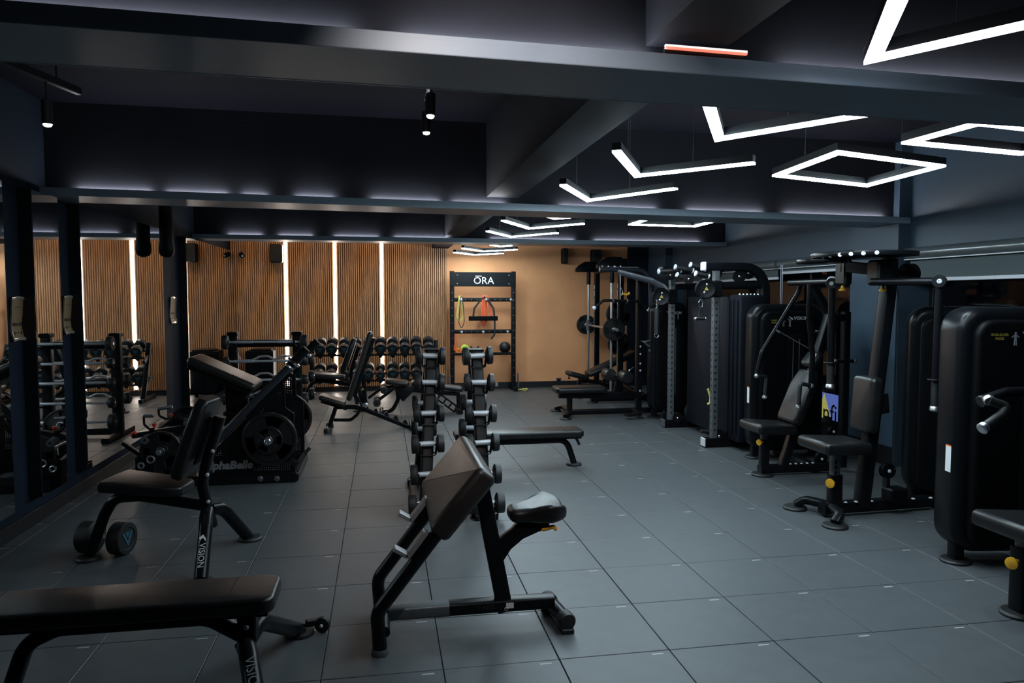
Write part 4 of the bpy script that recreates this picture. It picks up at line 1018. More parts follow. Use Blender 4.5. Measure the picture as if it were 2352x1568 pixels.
for px, py in ((866, 921), (882, 892)):
    p = d1(px, py)
    t.part('roller_axle', MB().rod(p-YV*.22, p+YV*.22, .012), CHROME)
    for s in (-1, 1): t.part('foam_roller', MB().lathe(p+YV*s*.13, YV, [(.012, -.09), (.042, -.088), (.048, -.08), (.048, .08), (.042, .088), (.012, .09)], 20), GRIP)
t.part('main_beam', MB().rtube([d1(915, 893), d1(1056, 905)], .06, .05, up=ZV), STEEL_BLK)
a, b = d1(990, 898), d1(1052, 943); u = (b-a).normalized(); n_ = V((-u.z, 0, u.x))
for s in (-1, 1): t.part('ladder_side', MB().bar(a+n_*s*.040, b+n_*s*.040, .05, .022, n_), STEEL_SAT)
for k in range(5):
    p = a.lerp(b, .08+.21*k); t.part('ladder_rung', MB().bar(p-n_*.04, p+n_*.04, .05, .02, u), STEEL_SAT)
e = d1(1054, 948)
t.part('rear_leg', MB().rtube([V((e.x, Y1, .02)), d1(1052, 905)], .05, .05, up=XV), STEEL_SAT)
t.part('rear_foot', MB().box((e.x, Y1, .03), (.07, .46, .06), bev=.01), STEEL_SAT)
# ------------------------------------------------------------------ accessory rack on the terracotta wall
YO = 12.18
def o_(px, py, y=YO): return D(px, py, y)
xl, xr, zt = o_(1038, 640).x, o_(1179, 640).x, o_(1110, 623).z
t = Thing('accessory_rack', 'black steel accessory rack with white ŌRA lettering on the terracotta wall', 'rack', ((xl+xr)/2, YO, 0))
for x in (xl, xr):
    up_ = t.part('upright', MB().rtube([V((x, YO, 0)), V((x, YO, zt))], .07, .075, r=.008), STEEL_BLK)
    for k in range(14):
        z = .25+k*.125
        if z < zt-.15: t.part('hole_plug', MB().disc((x, YO-.037, z), YV, .011, .003, seg=10), GREYMET, parent=up_)
    g = MB().slab([(-.05, 0), (.05, 0), (.05, .10), (.012, .29), (-.05, .29)], frame((x+.055*(1 if x > 1.6 else -1), YO-.16, 0), YV*-1, ZV), .012, .002, 1)
    t.part('foot_gusset', g, GREYMET); t.part('foot_bar', MB().rtube([V((x, YO-.26, .03)), V((x, YO+.20, .03))], .06, .06, r=.008), STEEL_BLK)
za, zb = o_(1110, 625).z, o_(1110, 658).z
t.part('header_panel', MB().box(((xl+xr)/2, YO-.045, (za+zb)/2), (xr-xl+.07, .012, za-zb), bev=.003), STEEL_SAT)
tp = o_(1111, 645, YO-.052)
lt = MB().text('ORA', frame(tp, XV, ZV), .165, .003); ox = o_(1099, 634, YO-.052)
lt.box((ox.x, YO-.0535, tp.z+.079), (.105, .003, .013))
t.part('header_lettering', lt, WHITE, 'white lettering')
for sx in (-1, 1):
    for sz in (-1, 1): bolt(t, ((xl+xr)/2+sx*(xr-xl)*.42, YO-.052, (za+zb)/2+sz*(za-zb)*.30), -YV, .008)
for py in (688, 761):
    z = o_(1110, py).z; br_ = t.part('storage_bar', MB().rtube([V((xl, YO, z)), V((xr, YO, z))], .06, .065, r=.008), STEEL_BLK)
    for k in range(9): t.part('hole_plug', MB().disc((xl+.12+(xr-xl-.24)*k/8, YO-.031, z), YV, .010, .003, seg=10), GREYMET, parent=br_)
    for px in ((1057, 1114, 1170) if py < 700 else (1058, 1107, 1163)):
        x = o_(px, py).x; t.part('peg', MB().lathe((x, YO-.03, z), -YV, [(.012, 0), (.012, .13), (.022, .132), (.022, .142), (.01, .145)], 16), SATIN)
zs = o_(1110, 812).z
t.part('shelf', MB().box(((xl+xr)/2, YO-.06, zs), (xr-xl-.06, .26, .022), bev=.004), STEEL_BLK)
t.part('shelf_lip', MB().box(((xl+xr)/2, YO-.19, zs+.012), (xr-xl-.06, .012, .045), bev=.003), STEEL_BLK)
def loop(name, label, px, py, halfw, drop, m, w=.018, y=YO-.10, cat='resistance band', tilt=0.0, parent=None, grp=None):
    a = o_(px, py, y); pts = [a+V((-.008, 0, .016)), a+V((-halfw*.6, .0, -drop*.3)), a+V((-halfw+tilt*.5, 0, -drop*.8)), a+V((tilt, 0, -drop)), a+V((halfw+tilt*.6, 0, -drop*.75)), a+V((halfw*.7, 0, -drop*.3)), a+V((.008, 0, .016))]
    q = fillet(pts+[pts[0]], .05, 5)[:-1]
    return solo(name, MB().sweep(q, rrect(w, .006, .002, 2), YV, True), m, label, cat, a, grp)
loop('resistance_band', 'yellow resistance band on the upper left peg of the accessory rack', 1057, 683, .055, .40, BAND_Y, .03)
loop('resistance_band', 'thin dark band hanging beside the yellow band on the accessory rack', 1060, 683, .045, .52, GRIP, .012, YO-.125)
loop('resistance_band', 'long red and orange band on the middle peg of the accessory rack', 1112, 683, .035, .48, BAND_R, .055, YO-.085)
loop('resistance_band', 'shorter red band looped over the middle peg of the accessory rack', 1118, 683, .06, .37, BAND_R, .035, YO-.115, tilt=.03)
loop('resistance_band', 'red cord hanging down the left upright of the accessory rack', 1047, 770, .015, .26, BAND_R, .014, YO-.06, tilt=-.03)
a = o_(1113, 686, YO-.14); c = o_(1110, 731, YO-.14)
t = Thing('belt_with_bar', 'black strap hoop holding a flat black bar on the accessory rack', 'strap', a)
t.part('bar', MB().box((c.x, YO-.14, c.z), (.48, .03, .075), bev=.006), PLASTIC)
t.part('hoop', MB().sweep(fillet([V((c.x-.17, YO-.14, c.z)), V((c.x-.15, YO-.14, c.z+.16)), V((a.x-.05, YO-.14, a.z+.0)), V((a.x, YO-.14, a.z+.022)), V((a.x+.05, YO-.14, a.z)), V((c.x+.17, YO-.14, c.z+.16)), V((c.x+.19, YO-.14, c.z-.02)), V((c.x+.19, YO-.14, c.z-.26)), V((c.x+.13, YO-.14, c.z-.34))], .08), rrect(.030, .006, .002, 2), YV), GRIP)
b = o_(1160, 797, YO-.08)
mb_ = Thing('medicine_ball', 'black medicine ball on the right of the accessory rack shelf', 'ball', (b.x, YO-.07, zs+.011))
mb_.part('ball', MB().ball((b.x, YO-.07, zs+.011+.096), .095, 24), GRIP)
mb_.part('seam', MB().ring((b.x, YO-.07, zs+.011+.096), V((.3, 0, 1)), .0945, .0018, 32, 6), PLASTIC)
b = o_(1052, 804, YO-.1)
solo('foam_roller', MB().lathe((b.x, YO-.06, zs+.058), -YV, [(.018, -.11), (.042, -.11), (.046, -.105), (.046, .105), (.042, .11), (.018, .11), (.016, .10)], 22), ORANGE, 'small orange foam roller on the left of the accessory rack shelf', 'roller', (b.x, YO-.06, zs+.011))
b = o_(1068, 797, YO-.1)
t = Thing('ab_wheel', 'lime green exercise wheel with dark handle on the accessory rack shelf', 'exercise wheel', (b.x, YO-.06, zs+.011))
t.part('wheel', MB().lathe((b.x, YO-.07, zs+.011+.075), V((.35, -1, .1)), [(.022, -.03), (.06, -.03), (.074, -.015), (.074, .015), (.06, .03), (.022, .03), (.018, .0)], 26), LIME)
t.part('handle', MB().rod(V((b.x, YO-.07, zs+.086))+V((.05, -.13, .014)), V((b.x, YO-.07, zs+.086))-V((.05, -.11, .014)), .013), GRIP)
for px, w_ in ((1083, 'left'), (1099, 'right')):
    b = o_(px, 800, YO-.09)
    t = Thing('pushup_handle', f'black loop handle with a chrome glint on the accessory rack shelf, {w_} of two', 'exercise handle', (b.x, YO-.09, zs+.011), group='loop handles on the accessory shelf')
    t.part('loop', MB().tube([V((b.x-.028, YO-.09, zs+.012)), V((b.x-.020, YO-.09, zs+.10)), V((b.x-.004, YO-.09, zs+.135)), V((b.x+.012, YO-.09, zs+.10)), V((b.x+.028, YO-.09, zs+.012))], .010, .02, 10), GRIP)
    t.part('grip', MB().rod((b.x-.024, YO-.09, zs+.05), (b.x+.024, YO-.09, zs+.05), .010), CHROME)
b = F(1200, 898)
solo('resistance_band', MB().sweep([V((b.x+.07*cos(a_)*(1+.3*sin(3*a_)), b.y-.02+.05*sin(a_), .015+.012*(1+sin(2*a_)))) for a_ in [2*pi*k/28 for k in range(28)]], circle(.009, 7), ZV, True), BAND_Y, 'yellow band coiled on the floor by the accessory rack foot', 'resistance band', b)
# things fixed to the back wall
b = D(635, 582, YB-.15)
t = Thing('wall_speaker', 'black loudspeaker high on the slat wall left of the light strips', 'speaker', b, group='loudspeakers on the back wall')
t.part('body', MB().slab(rrect(.185, .29, .02), frame((b.x, YB-.15, b.z), XV, ZV), .16, .01, 2), PLASTIC)
t.part('grille', MB().slab(rrect(.165, .265, .015), frame((b.x, YB-.233, b.z), XV, ZV), .010, .003, 1), GRIP)
t.part('bracket', MB().box((b.x, YB-.055, b.z), (.05, .04, .10)), STEEL_BLK)
b = D(551, 583, YB-.2); b.x = max(b.x, XL+.12)
t = Thing('security_camera', 'small dark security camera in the back left corner', 'security camera', b)
t.part('mount', MB().rod((b.x, YB-.035, b.z+.02), (b.x, YB-.12, b.z+.02), .018), PLASTIC)
t.part('body', MB().lathe((b.x, YB-.10, b.z), V((.35, -1, -.25)), [(.03, 0), (.038, .01), (.038, .12), (.034, .125)], 18), PLASTIC)
t.part('lens', MB().disc(V((b.x, YB-.10, b.z))+V((.35, -1, -.25)).normalized()*.124, V((.35, -1, -.25)), .022, .008), CHROME)
for px, py, w, h, lb in ((1297, 588, .09, .26, 'tall slim dark loudspeaker high on the terracotta wall'), (1369, 590, .16, .25, 'wider dark loudspeaker high on the terracotta wall')):
    b = D(px, py, YB-.08)
    t = Thing('wall_speaker', lb, 'speaker', b, group='loudspeakers on the back wall')
    t.part('body', MB().box((b.x, YB-.065, b.z), (w, .165, h), bev=.012), PLASTIC); t.part('grille', MB().box((b.x, YB-.151, b.z), (w*.86, .01, h*.9), bev=.003), GRIP)
b = D(1434, 600, YB-.01)
t = Thing('control_box', 'small square dark control box high on the terracotta wall', 'control box', b)
t.part('body', MB().box((b.x, YB+.008, b.z), (.10, .03, .10), bev=.005), PLASTIC); t.part('display', MB().box((b.x, YB-.009, b.z+.01), (.07, .004, .045)), STEEL_SAT)
b = D(1284, 874, YB-.01)
t = Thing('wall_socket', 'dark square socket low on the terracotta wall', 'socket', b)
t.part('cover', MB().box((b.x, YB+.014, b.z), (.085, .014, .095), bev=.003), GREYMET); t.part('insert', MB().box((b.x, YB+.006, b.z), (.05, .004, .05), bev=.001), PLASTIC)
b = D(1141, 888, YB-.02)
t = Thing('wall_socket', 'cream socket on the baseboard below the accessory rack', 'socket', b)
t.part('cover', MB().box((b.x, YB-.012, .066), (.045, .012, .075), bev=.003), CREAM); t.part('insert', MB().box((b.x, YB-.0195, .068), (.028, .004, .04), bev=.001), ALU)
# paper notices in plastic sleeves on the piers
for (px0, px1, py0, py1), lb in zip(((20, 54, 686, 778), (141, 168, 683, 763), (388, 402, 684, 740)), ('kraft paper notice in a plastic sleeve on the nearest navy pier', 'kraft notice in a crumpled shiny sleeve on the second navy pier', 'kraft notice in a shiny sleeve on the wide pier before the corner mirror')):
    a, b = XP(px0, py0, XL), XP(px1, py1, XL); w = b.y-a.y; zc = (a.z+b.z)/2; h = a.z-b.z; yc = (a.y+b.y)/2
    t = Thing('wall_notice', lb, 'notice', (XL, yc, zc), group='notices on the left wall')
    n = 8; sh = MB(); vs = []; fs = []
    def bow(v): return XL+.006+.022*max(0, abs(v-.5)*2-.45)**1.5+.004*sin(v*7)
    for i in range(n+1):
        for s in (-.5, .5): vs.append(V((bow(i/n), yc+s*w, zc+h*(.5-i/n))))
    for i in range(n): fs.append((2*i, 2*i+1, 2*i+3, 2*i+2))
    o = len(vs); vs += [p-V((.004, 0, 0)) for p in vs]; fs += [tuple(k+o for k in f[::-1]) for f in fs]
    fs += [(0, o, o+1, 1), (2*n, 2*n+1, o+2*n+1, o+2*n)]
    for i in range(n): fs += [(2*i, 2*i+2, o+2*i+2, o+2*i), (2*i+1, o+2*i+1, o+2*i+3, 2*i+3)]
    t.part('sheet', sh.add(vs, fs), PAPER)
    for s in (-.5, .5): t.part('sleeve_edge', MB().sweep([V((bow(i/n)+.003, yc+s*w, zc+h*(.5-i/n))) for i in range(n+1)], rrect(.012, .004, .001, 2), ZV), FILM)
    for v in (0, 1): t.part('sleeve_edge', MB().sweep([V((bow(v)+.004, yc-w/2, zc+h*(.5-v))), V((bow(v)+.009, yc-w*.1, zc+h*(.5-v)+.008)), V((bow(v)+.004, yc+w/2, zc+h*(.5-v)))], rrect(.02, .004, .001, 2), XV), FILM)
    tx = MB()
    for k, s_ in enumerate(('PLEASE', 'REPLACE', 'YOUR', 'WEIGHTS')): tx.text(s_, frame((bow(.3+.15*k)+.0015, yc, zc+h*(.32-.15*k)), YV, ZV), min(w*.22, h*.12), .001)
    t.part('notice_lettering', tx, INK)
    t.part('notice_pictogram', MB().box((bow(.85)+.002, yc, zc-h*.33), (.001, w*.5, h*.018)).box((bow(.85)+.002, yc-w*.25, zc-h*.36), (.001, w*.05, h*.12)).box((bow(.85)+.002, yc+w*.25, zc-h*.36), (.001, w*.05, h*.12)), INK)
# black hanging tube by the third pier
a = XP(383, 590, XL+.20)
t = Thing('hanging_tube', 'black round-ended tube hanging beside the left wall below the middle beam', 'pendant', (a.x, a.y, ZC))
t.part('tube', MB().lathe((a.x, a.y, a.z), ZV, [(.02, -.005), (.055, .01), (.072, .04), (.078, .08), (.066, .16), (.062, .6), (.062, ZC-a.z-.002)], 24), PLASTIC)
t.part('ceiling_plate', MB().disc((a.x, a.y, ZC-.012), ZV, .10, .022), STEEL_BLK)
# roller blinds on the window bays
def blind(label, y0, y1, zbar, ztop=1.955, cord=None):
    x = XR+.05
    t = Thing('roller_blind', label, 'blind', (x, (y0+y1)/2, ztop), group='roller blinds at the windows')
    t.part('cassette', MB().lathe((x, y0, ztop-.012), YV, [(.045, 0), (.052, .004), (.052, y1-y0-.004), (.045, y1-y0)], 20), TUBEG)
    t.part('cassette_trim', MB().box((x-.01, (y0+y1)/2, ztop-.066), (.05, y1-y0, .008)), ALU)
    t.part('fabric', MB().box((x+.02, (y0+y1)/2, (ztop-.03+zbar)/2), (.004, y1-y0-.04, ztop-.03-zbar)), BLIND)
    t.part('bottom_bar', MB().box((x+.02, (y0+y1)/2, zbar), (.022, y1-y0-.03, .030), bev=.004), ALU)
    if cord:
        for dy_ in (0, .035): t.part('pull_cord', MB().rod((x-.05, cord+dy_, ztop-.02), (x-.05, cord+dy_, .75), .005, 8), ALU)
zb1 = XP(2352, 633, XR+.07).z; yb1 = XP(2180, 642, XR+.07).y
blind('grey roller blind at the near right window with a long white bottom bar', 2.3, 5.96, (zb1+XP(2190, 641, XR+.07).z)/2)
yA = XP(1928, 625, XR+.07).y; yB_ = XP(1806, 627, XR+.07).y
blind('short grey roller blind beside the blue column, raised highest', 6.74, yB_+.10, XP(1860, 623, XR+.07).z)
blind('grey roller blind at the far end of the far window with white cords', yB_+.16, 11.5, XP(1720, 642, XR+.07).z, cord=XP(1797, 640, XR).y)

# ------------------------------------------------------------------ selectorised machine towers
def figure(mb, T, s, pose=0):
    """small printed exercise figure"""
    def seg(a, b, w): 
        a, b = V((*a, 0))*s, V((*b, 0))*s; d = (b-a).normalized(); n_ = V((-d.y, d.x, 0))*w*s/2
        mb.slab([(p.x, p.y) for p in (a-n_, b-n_, b+n_, a+n_)], T, .001, .0002, 1)
    mb.slab([(x*s, y*s+.80*s) for x, y in circle(.11, 12)], T, .001, .0002, 1)
    seg((0, .68), (0, .25), .24); seg((-.06, .27), (-.10, -.3), .12); seg((.06, .27), (.10, -.3), .12)
    if pose: seg((-.1, .62), (-.34, .95), .09); seg((.1, .62), (.34, .95), .09)
    else: seg((-.1, .62), (-.36, .42), .09); seg((.1, .62), (.36, .42), .09)
def machine_tower(t, loc, rot, w, h, title, sticker=True, logo=True, dep=.22, col=None, figs=(0, 1)):
    """weight stack tower: rounded tube surround, raised front shroud, slot, prints. front faces local -y, origin at its front left floor corner"""
    M = Matrix.Translation(V(loc)) @ Matrix.Rotation(rot, 4, 'Z')
    X_, Z_ = M.to_3x3() @ XV, ZV; N = M.to_3x3() @ -YV
    def P(x, y, z): return M @ V((x, y, z))
    z0 = .075
    R_ = rrect(w, h-z0, .14, 8)
    t.part('tower_surround', MB().slab(R_, frame(P(w/2, dep/2+.03, (h+z0)/2), X_, Z_), dep, .055, 4), STEEL_SAT)
    t.part('tower_shroud', MB().slab(rrect(w-.13, h-z0-.10, .10, 8), frame(P(w/2, .015, (h+z0)/2-.02), X_, Z_), .075, .028, 4), col or PLASTIC)
    t.part('stack_window', MB().slab(rrect(.16, h*.62, .03, 4), frame(P(w*.56, -.0225, h*.50), X_, Z_), .004, .001, 1), STEEL_BLK)
    t.part('stack_rods', MB().rod(P(w*.56-.03, -.027, h*.22), P(w*.56-.03, -.027, h*.78), .004, 8).rod(P(w*.56+.03, -.027, h*.22), P(w*.56+.03, -.027, h*.78), .004, 8), GREYMET, kind='stuff')
    for x in (.07, w-.07):
        t.part('tower_leg', MB().rtube([P(x, dep*.5, .01), P(x, dep*.5, .12)], .07, .07), STEEL_SAT)
        t.part('foot_pad', MB().lathe(P(x, dep*.5, 0), ZV, [(.085, 0), (.085, .010), (.075, .018), (.04, .02)], 24), GRIP)
    T = lambda x, z: frame(P(x, -.0235, z), X_, Z_)
    zt = h-.165
    if title: t.part('title_print', MB().text(title[0], T(.185, zt+.011), .020, .001).text(title[1], T(.185, zt-.011), .020, .001), YPRINT, 'yellow lettering')
    if figs:
        f_ = MB()
        for k, ps in enumerate(figs): figure(f_, T(.275+.062*k, zt-.03), .062, ps)
        t.part('exercise_pictogram', f_, GREYPRINT)
    if logo:
        t.part('brand_print', MB().text('VISION', T(w*.62, h-.135), .045, .001).slab([(-.125, .022), (-.085, .004), (-.075, -.018), (-.097, -.004)], T(w*.62, h-.135), .001, .0002, 1), WHITE, 'white lettering')
    if sticker:
        st_ = t.part('side_label', MB().box(P(.031, -.0, h*.33) if 0 else P(-.0008, .11, h*.41), (.0014, .05, .15), M.to_3x3()), WHITE, 'white label with orange top edge')
        t.part('label_edge', MB().box(P(-.0012, .11, h*.41+.078), (.0014, .05, .008), M.to_3x3()), ORANGE, parent=st_)
    t.part('stack_pin', MB().lathe(P(w*.56, -.03, h*.44), N, [(.006, -.01), (.007, .02), (.014, .024), (.014, .036), (.009, .04)], 14), YPRINT, 'yellow selector pin')
    return P
# --- chest press
Y5 = 5.92
def c5(px, py, y=Y5): return D(px, py, y)
t = Thing('chest_press_machine', 'black chest press machine with reclined back pad and two hanging arms', 'exercise machine', c5(1800, 1085))
tx = XP(1722, 900, 3.46)
machine_tower(t, (3.47, 6.50, 0), radians(-6), .72, 1.49, ('CHEST', 'PRESS'))
sp = c5(1766, 980); base = c5(1744, 1090); base.z = 0
t.part('seat_pad', MB().slab([(-.19, -.17), (-.17, -.19), (.17, -.16), (.19, -.14), (.19, .14), (.17, .16), (-.17, .19), (-.19, .17)], frame(sp, V((1, 0, -.06)), YV), .085, .032, 4), LEATHER)
t.part('seat_post', MB().rtube([V((base.x+.04, Y5, .02)), V((sp.x-.04, Y5, .32))], .07, .075, up=XV, r=.012), STEEL_SAT)
t.part('seat_slide', MB().rtube([V((sp.x-.045, Y5, .30)), V((sp.x-.04, Y5, sp.z-.05))], .05, .055, up=XV, r=.01), GREYMET, 'grey sliding seat tube')
t.part('foot_pad', MB().lathe((base.x+.03, Y5, 0), ZV, [(.095, 0), (.095, .012), (.085, .022), (.05, .024)], 24), GRIP)
knob(t, V((sp.x-.085, Y5-.03, .30)), V((-1, -.35, 0)), .028)
post = [c5(1795, 1076), c5(1842, 930), c5(1908, 716)]
t.part('back_post', MB().rtube(post, .07, .085, up=YV, r=.014), STEEL_SAT)
u = (post[2]-post[1]).normalized(); nn = V((-u.z, 0, u.x))
bp0, bp1 = c5(1812, 966), c5(1858, 853)
u1 = (bp1-bp0).normalized(); n1_ = V((-u1.z, 0, u1.x))
t.part('back_pad', MB().slab([(-.25, -.13), (-.21, -.16), (.10, -.16), (.21, -.115), (.245, -.09), (.245, .09), (.21, .115), (.10, .16), (-.21, .16), (-.25, .13)], frame((bp0+bp1)/2+n1_*.0, u1, YV), .085, .03, 4), LEATHER)
h0, h1 = c5(1855, 840), c5(1876, 812)
t.part('head_pad', MB().pad((h0+h1)/2, (h1-h0), YV, .16, .20, .08, .05), LEATHER)
piv = c5(1862, 648)
t.part('pivot_beam', MB().rtube([post[2]-u*.02, c5(1893, 700), piv], .06, .07, .1, up=YV, r=.014), STEEL_SAT)
t.part('pivot_axle', MB().rod(V((piv.x, Y5-.30, piv.z)), V((piv.x, Y5+.34, piv.z)), .028), STEEL_SAT)
for yy, arm, hd in ((Y5-.24, ((1860, 652), (1858, 720), (1866, 815), (1862, 893)), ((1864, 886), (1838, 880), (1834, 931))), (Y5+.30, ((1842, 648), (1831, 676), (1750, 808), (1737, 866)), ((1738, 863), (1761, 864), (1757, 909)))):
    t.part('press_arm', MB().tube([c5(x, y, yy) for x, y in arm], .022, .20, 14, n=8), STEEL_SAT)
    t.part('hand_grip', MB().tube([c5(x, y, yy-.03) for x, y in hd], .017, .03, 12), GRIP)
    e0, e1 = c5(*hd[1], yy-.03), c5(*hd[2], yy-.03); d = (e1-e0).normalized()
    t.part('grip_cap', MB().lathe(e1, d, [(.017, -.004), (.022, 0), (.024, .018), (.018, .024)], 16), SATIN, 'bright grip end cap')
    q = c5(*hd[0], yy-.03); t.part('grip_collar', MB().ball(q, .021, 14), SATIN)
pz = V((piv.x, Y5-.30, piv.z)); t.part('pivot_cap', MB().lathe(pz, -YV, [(.03, -.01), (.044, 0), (.044, .012), (.038, .018), (.008, .018), (.006, .012)], 24), ALU, 'bright pivot cap')
pz = V((c5(1838, 648, Y5+.3).x, Y5+.30, piv.z)); t.part('pivot_link', MB().tube([V((piv.x, Y5+.02, piv.z)), V((pz.x+.02, Y5+.2, piv.z-.01)), V((pz.x, Y5+.3, piv.z+.01))], .02, .05, 12), SATIN)
for a_, b_ in (((1784, 758, 1.0), (1858, 800, 0)), ((1878, 760, 1), (1858, 765, 0))): 
    p, q = c5(a_[0], a_[1], Y5+.1), c5(b_[0], b_[1], Y5-.2)
    t.part('cable', MB().rod(p, q, .004, 8), GRIP); t.part('cable_end', MB().rod(p, p.lerp(q, .12), .010), CHROME)
t.part('base_beam', MB().rtube([V((base.x+.0, Y5, .055)), V((c5(1912, 1076).x, Y5, .055))], .08, .075), STEEL_SAT)
t.part('base_link', MB().rtube([V((3.75, Y5, .055)), V((3.80, 6.62, .055))], .08, .07), STEEL_SAT)
xu_ = D(1938, 900, 5.94).x
t.part('upright_link', MB().bar(post[2]-V((0, 0, .05)), V((xu_, Y5+.02, post[2].z-.05)), .06, .06), STEEL_BLK)
t.part('rear_upright', MB().rtube([V((xu_, Y5+.02, .04)), V((xu_, Y5+.02, post[2].z))], .07, .07), STEEL_BLK)
for k in range(5):
    p = c5(1812+k*13, 1068-k*1); bolt(t, V((p.x, Y5-.02, .093)), ZV, .012)
for px, py, r in ((1885, 1053, .055), (1912, 990, .040)):
    p = c5(px, py, Y5+.02); t.part('pulley', MB().lathe(p, -YV, [(r*.3, -.02), (r, -.018), (r*.86, 0), (r, .018), (r*.3, .02)], 22), PLASTIC); bolt(t, p+V((0, -.02, 0)), -YV, .012)
a, b = c5(1918, 829), c5(1963, 829)
t.part('side_handle', MB().rod(a, b, .016), STEEL_SAT)
for p in (a, b): t.part('handle_cap', MB().ball(p, .021, 14), SATIN)
p = (a+b)/2; t.part('handle_bracket', MB().bar(p, V((xu_, Y5+.02, p.z-.01)), .05, .05), STEEL_BLK)

# --- pec fly
Y6 = 4.72
def c6(px, py, y=Y6): return D(px, py, y)
t = Thing('pec_fly_machine', 'black pec fly machine with upright back pad, cam head and vertical arms', 'exercise machine', c6(1950, 1185))
machine_tower(t, (3.84, 4.86, 0), radians(-27), .66, 1.49, ('PEC', 'FLY'), sticker=False)
sp = c6(1919, 1021)
t.part('seat_pad', MB().slab([(-.19, -.17), (-.17, -.19), (.17, -.16), (.19, -.14), (.19, .14), (.17, .16), (-.17, .19), (-.19, .17)], frame(sp, V((1, 0, -.04)), YV), .085, .032, 4), LEATHER)
pl = c6(1916, 1165)
t.part('seat_post', MB().rtube([V((pl.x, Y6, .05)), V((sp.x, Y6, .30))], .08, .085, up=XV, r=.012), STEEL_SAT)
t.part('seat_slide', MB().rtube([V((sp.x, Y6, .28)), V((sp.x, Y6, sp.z-.05))], .055, .06, up=XV, r=.01), GREYMET, 'grey sliding seat tube')
for k in range(3): t.part('slide_hole', MB().disc((sp.x-.012, Y6-.031, .32+.035*k), YV, .010, .003, seg=12), PLASTIC)
knob(t, V((sp.x-.045, Y6-.04, .25)), V((-1, -.5, 0)), .034)
post = [c6(1978, 1165), c6(2003, 930), c6(2042, 640)]; post[0].z = .06
t.part('back_post', MB().rtube([post[0], post[2]], .085, .10, up=YV, r=.016), STEEL_SAT)
b0, b1 = c6(1990, 982), c6(2000, 872); 
t.part('back_pad', MB().slab(rrect(.40, .24, .04, 6), frame((b0+b1)/2+V((-.02, 0, 0)), b1-b0, YV), .09, .03, 4), LEATHER)
t.part('pad_mount', MB().bar((b0+b1)/2+V((.03, 0, 0)), (b0+b1)/2+V((.12, 0, .01)), .12, .14), STEEL_BLK)
f1_, f2_ = F(1918, 1210), F(1826, 1168)
xm = pl.x-.10
for f_, s in ((f1_, -1), (f2_, 1)):
    t.part('foot_pad', MB().lathe((f_.x, f_.y, 0), ZV, [(.085, 0), (.085, .012), (.076, .022), (.045, .024)], 24), GRIP)
    t.part('foot_arm', MB().rtube([V((f_.x, f_.y, .03)), V((f_.x+.06, f_.y-s*.03, .075)), V((xm+.06, Y6+s*.02, .075))], .065, .05, .08, r=.014), STEEL_SAT)
t.part('base_beam', MB().rtube([V((xm, Y6, .06)), V((c6(2135, 1166).x, Y6+.04, .06))], .085, .08), STEEL_SAT)
t.part('base_link', MB().rtube([V((4.0, Y6+.02, .06)), V((4.05, 5.0, .06))], .08, .07), STEEL_SAT)
for px in (1936, 1960, 1995, 2090, 2130): p = c6(px, 1165); bolt(t, V((p.x, Y6-.03, .10)), ZV, .013)
# cam head
cz = c6(2000, 586).z; hx = c6(2018, 620).x
t.part('cam_plate', MB().slab([(x*.30, y*.34) for x, y in ((-1.05, -.35), (-.85, -.75), (-.3, -1), (.35, -1), (.75, -.8), (.85, 0), (.75, .8), (.35, 1), (-.3, 1), (-.85, .75), (-1.05, .35))], frame((hx-.12, Y6, cz), XV, YV), .035, .008, 2), STEEL_SAT)
t.part('cam_plate', MB().slab([(x*.16, y*.22) for x, y in circle(1, 20)], frame((hx-.30, Y6+.22, cz-.035), XV, YV), .028, .006, 2), STEEL_SAT)
for k in range(7):
    a_ = pi*.62+k*.20; bolt(t, V((hx-.12+.30*cos(a_+pi*.25), Y6+.30*sin(a_+pi*.25)-.12*k*.3, cz-.01)), V((-.3, -1, .2)), .014)
for yy, px0, px1 in ((Y6-.06, 1998, 2046), (Y6+.34, 1929, 1947)):
    a, b = c6((px0+px1)/2, 600, yy), c6((px0+px1)/2, 658, yy); w = (D(px1, 620, yy)-D(px0, 620, yy)).length
    t.part('arm_housing', MB().box((a+b)/2+V((0, 0, .01)), (max(.07, w*.8), .13, a.z-b.z), bev=.015), STEEL_BLK)
    t.part('pull_pin', MB().lathe(V((b.x+(.02 if yy < Y6 else -.01), b.y, b.z-.002)), -ZV, [(.010, -.01), (.012, .004), (.014, .012), (.026, .020), (.026, .028), (.012, .03)], 16), YELLOW, 'yellow pull pin')
t.part('head_beam', MB().bar(c6(1940, 612, Y6+.34), c6(2030, 620, Y6), .09, .08), STEEL_BLK)
t.part('head_post', MB().rtube([post[2], V((post[2].x, Y6, cz-.02))], .085, .10, up=YV), STEEL_SAT)
t.part('rear_pulley_arm', MB().bar(V((post[2].x, Y6, cz-.12)), V((post[2].x+.16, Y6-.02, cz-.12)), .04, .03), STEEL_SAT)
t.part('rear_pulley', MB().lathe(V((post[2].x+.14, Y6-.02, cz-.13)), V((1, .2, 0)), [(.02, -.03), (.075, -.028), (.065, 0), (.075, .028), (.02, .03)], 22), PLASTIC)
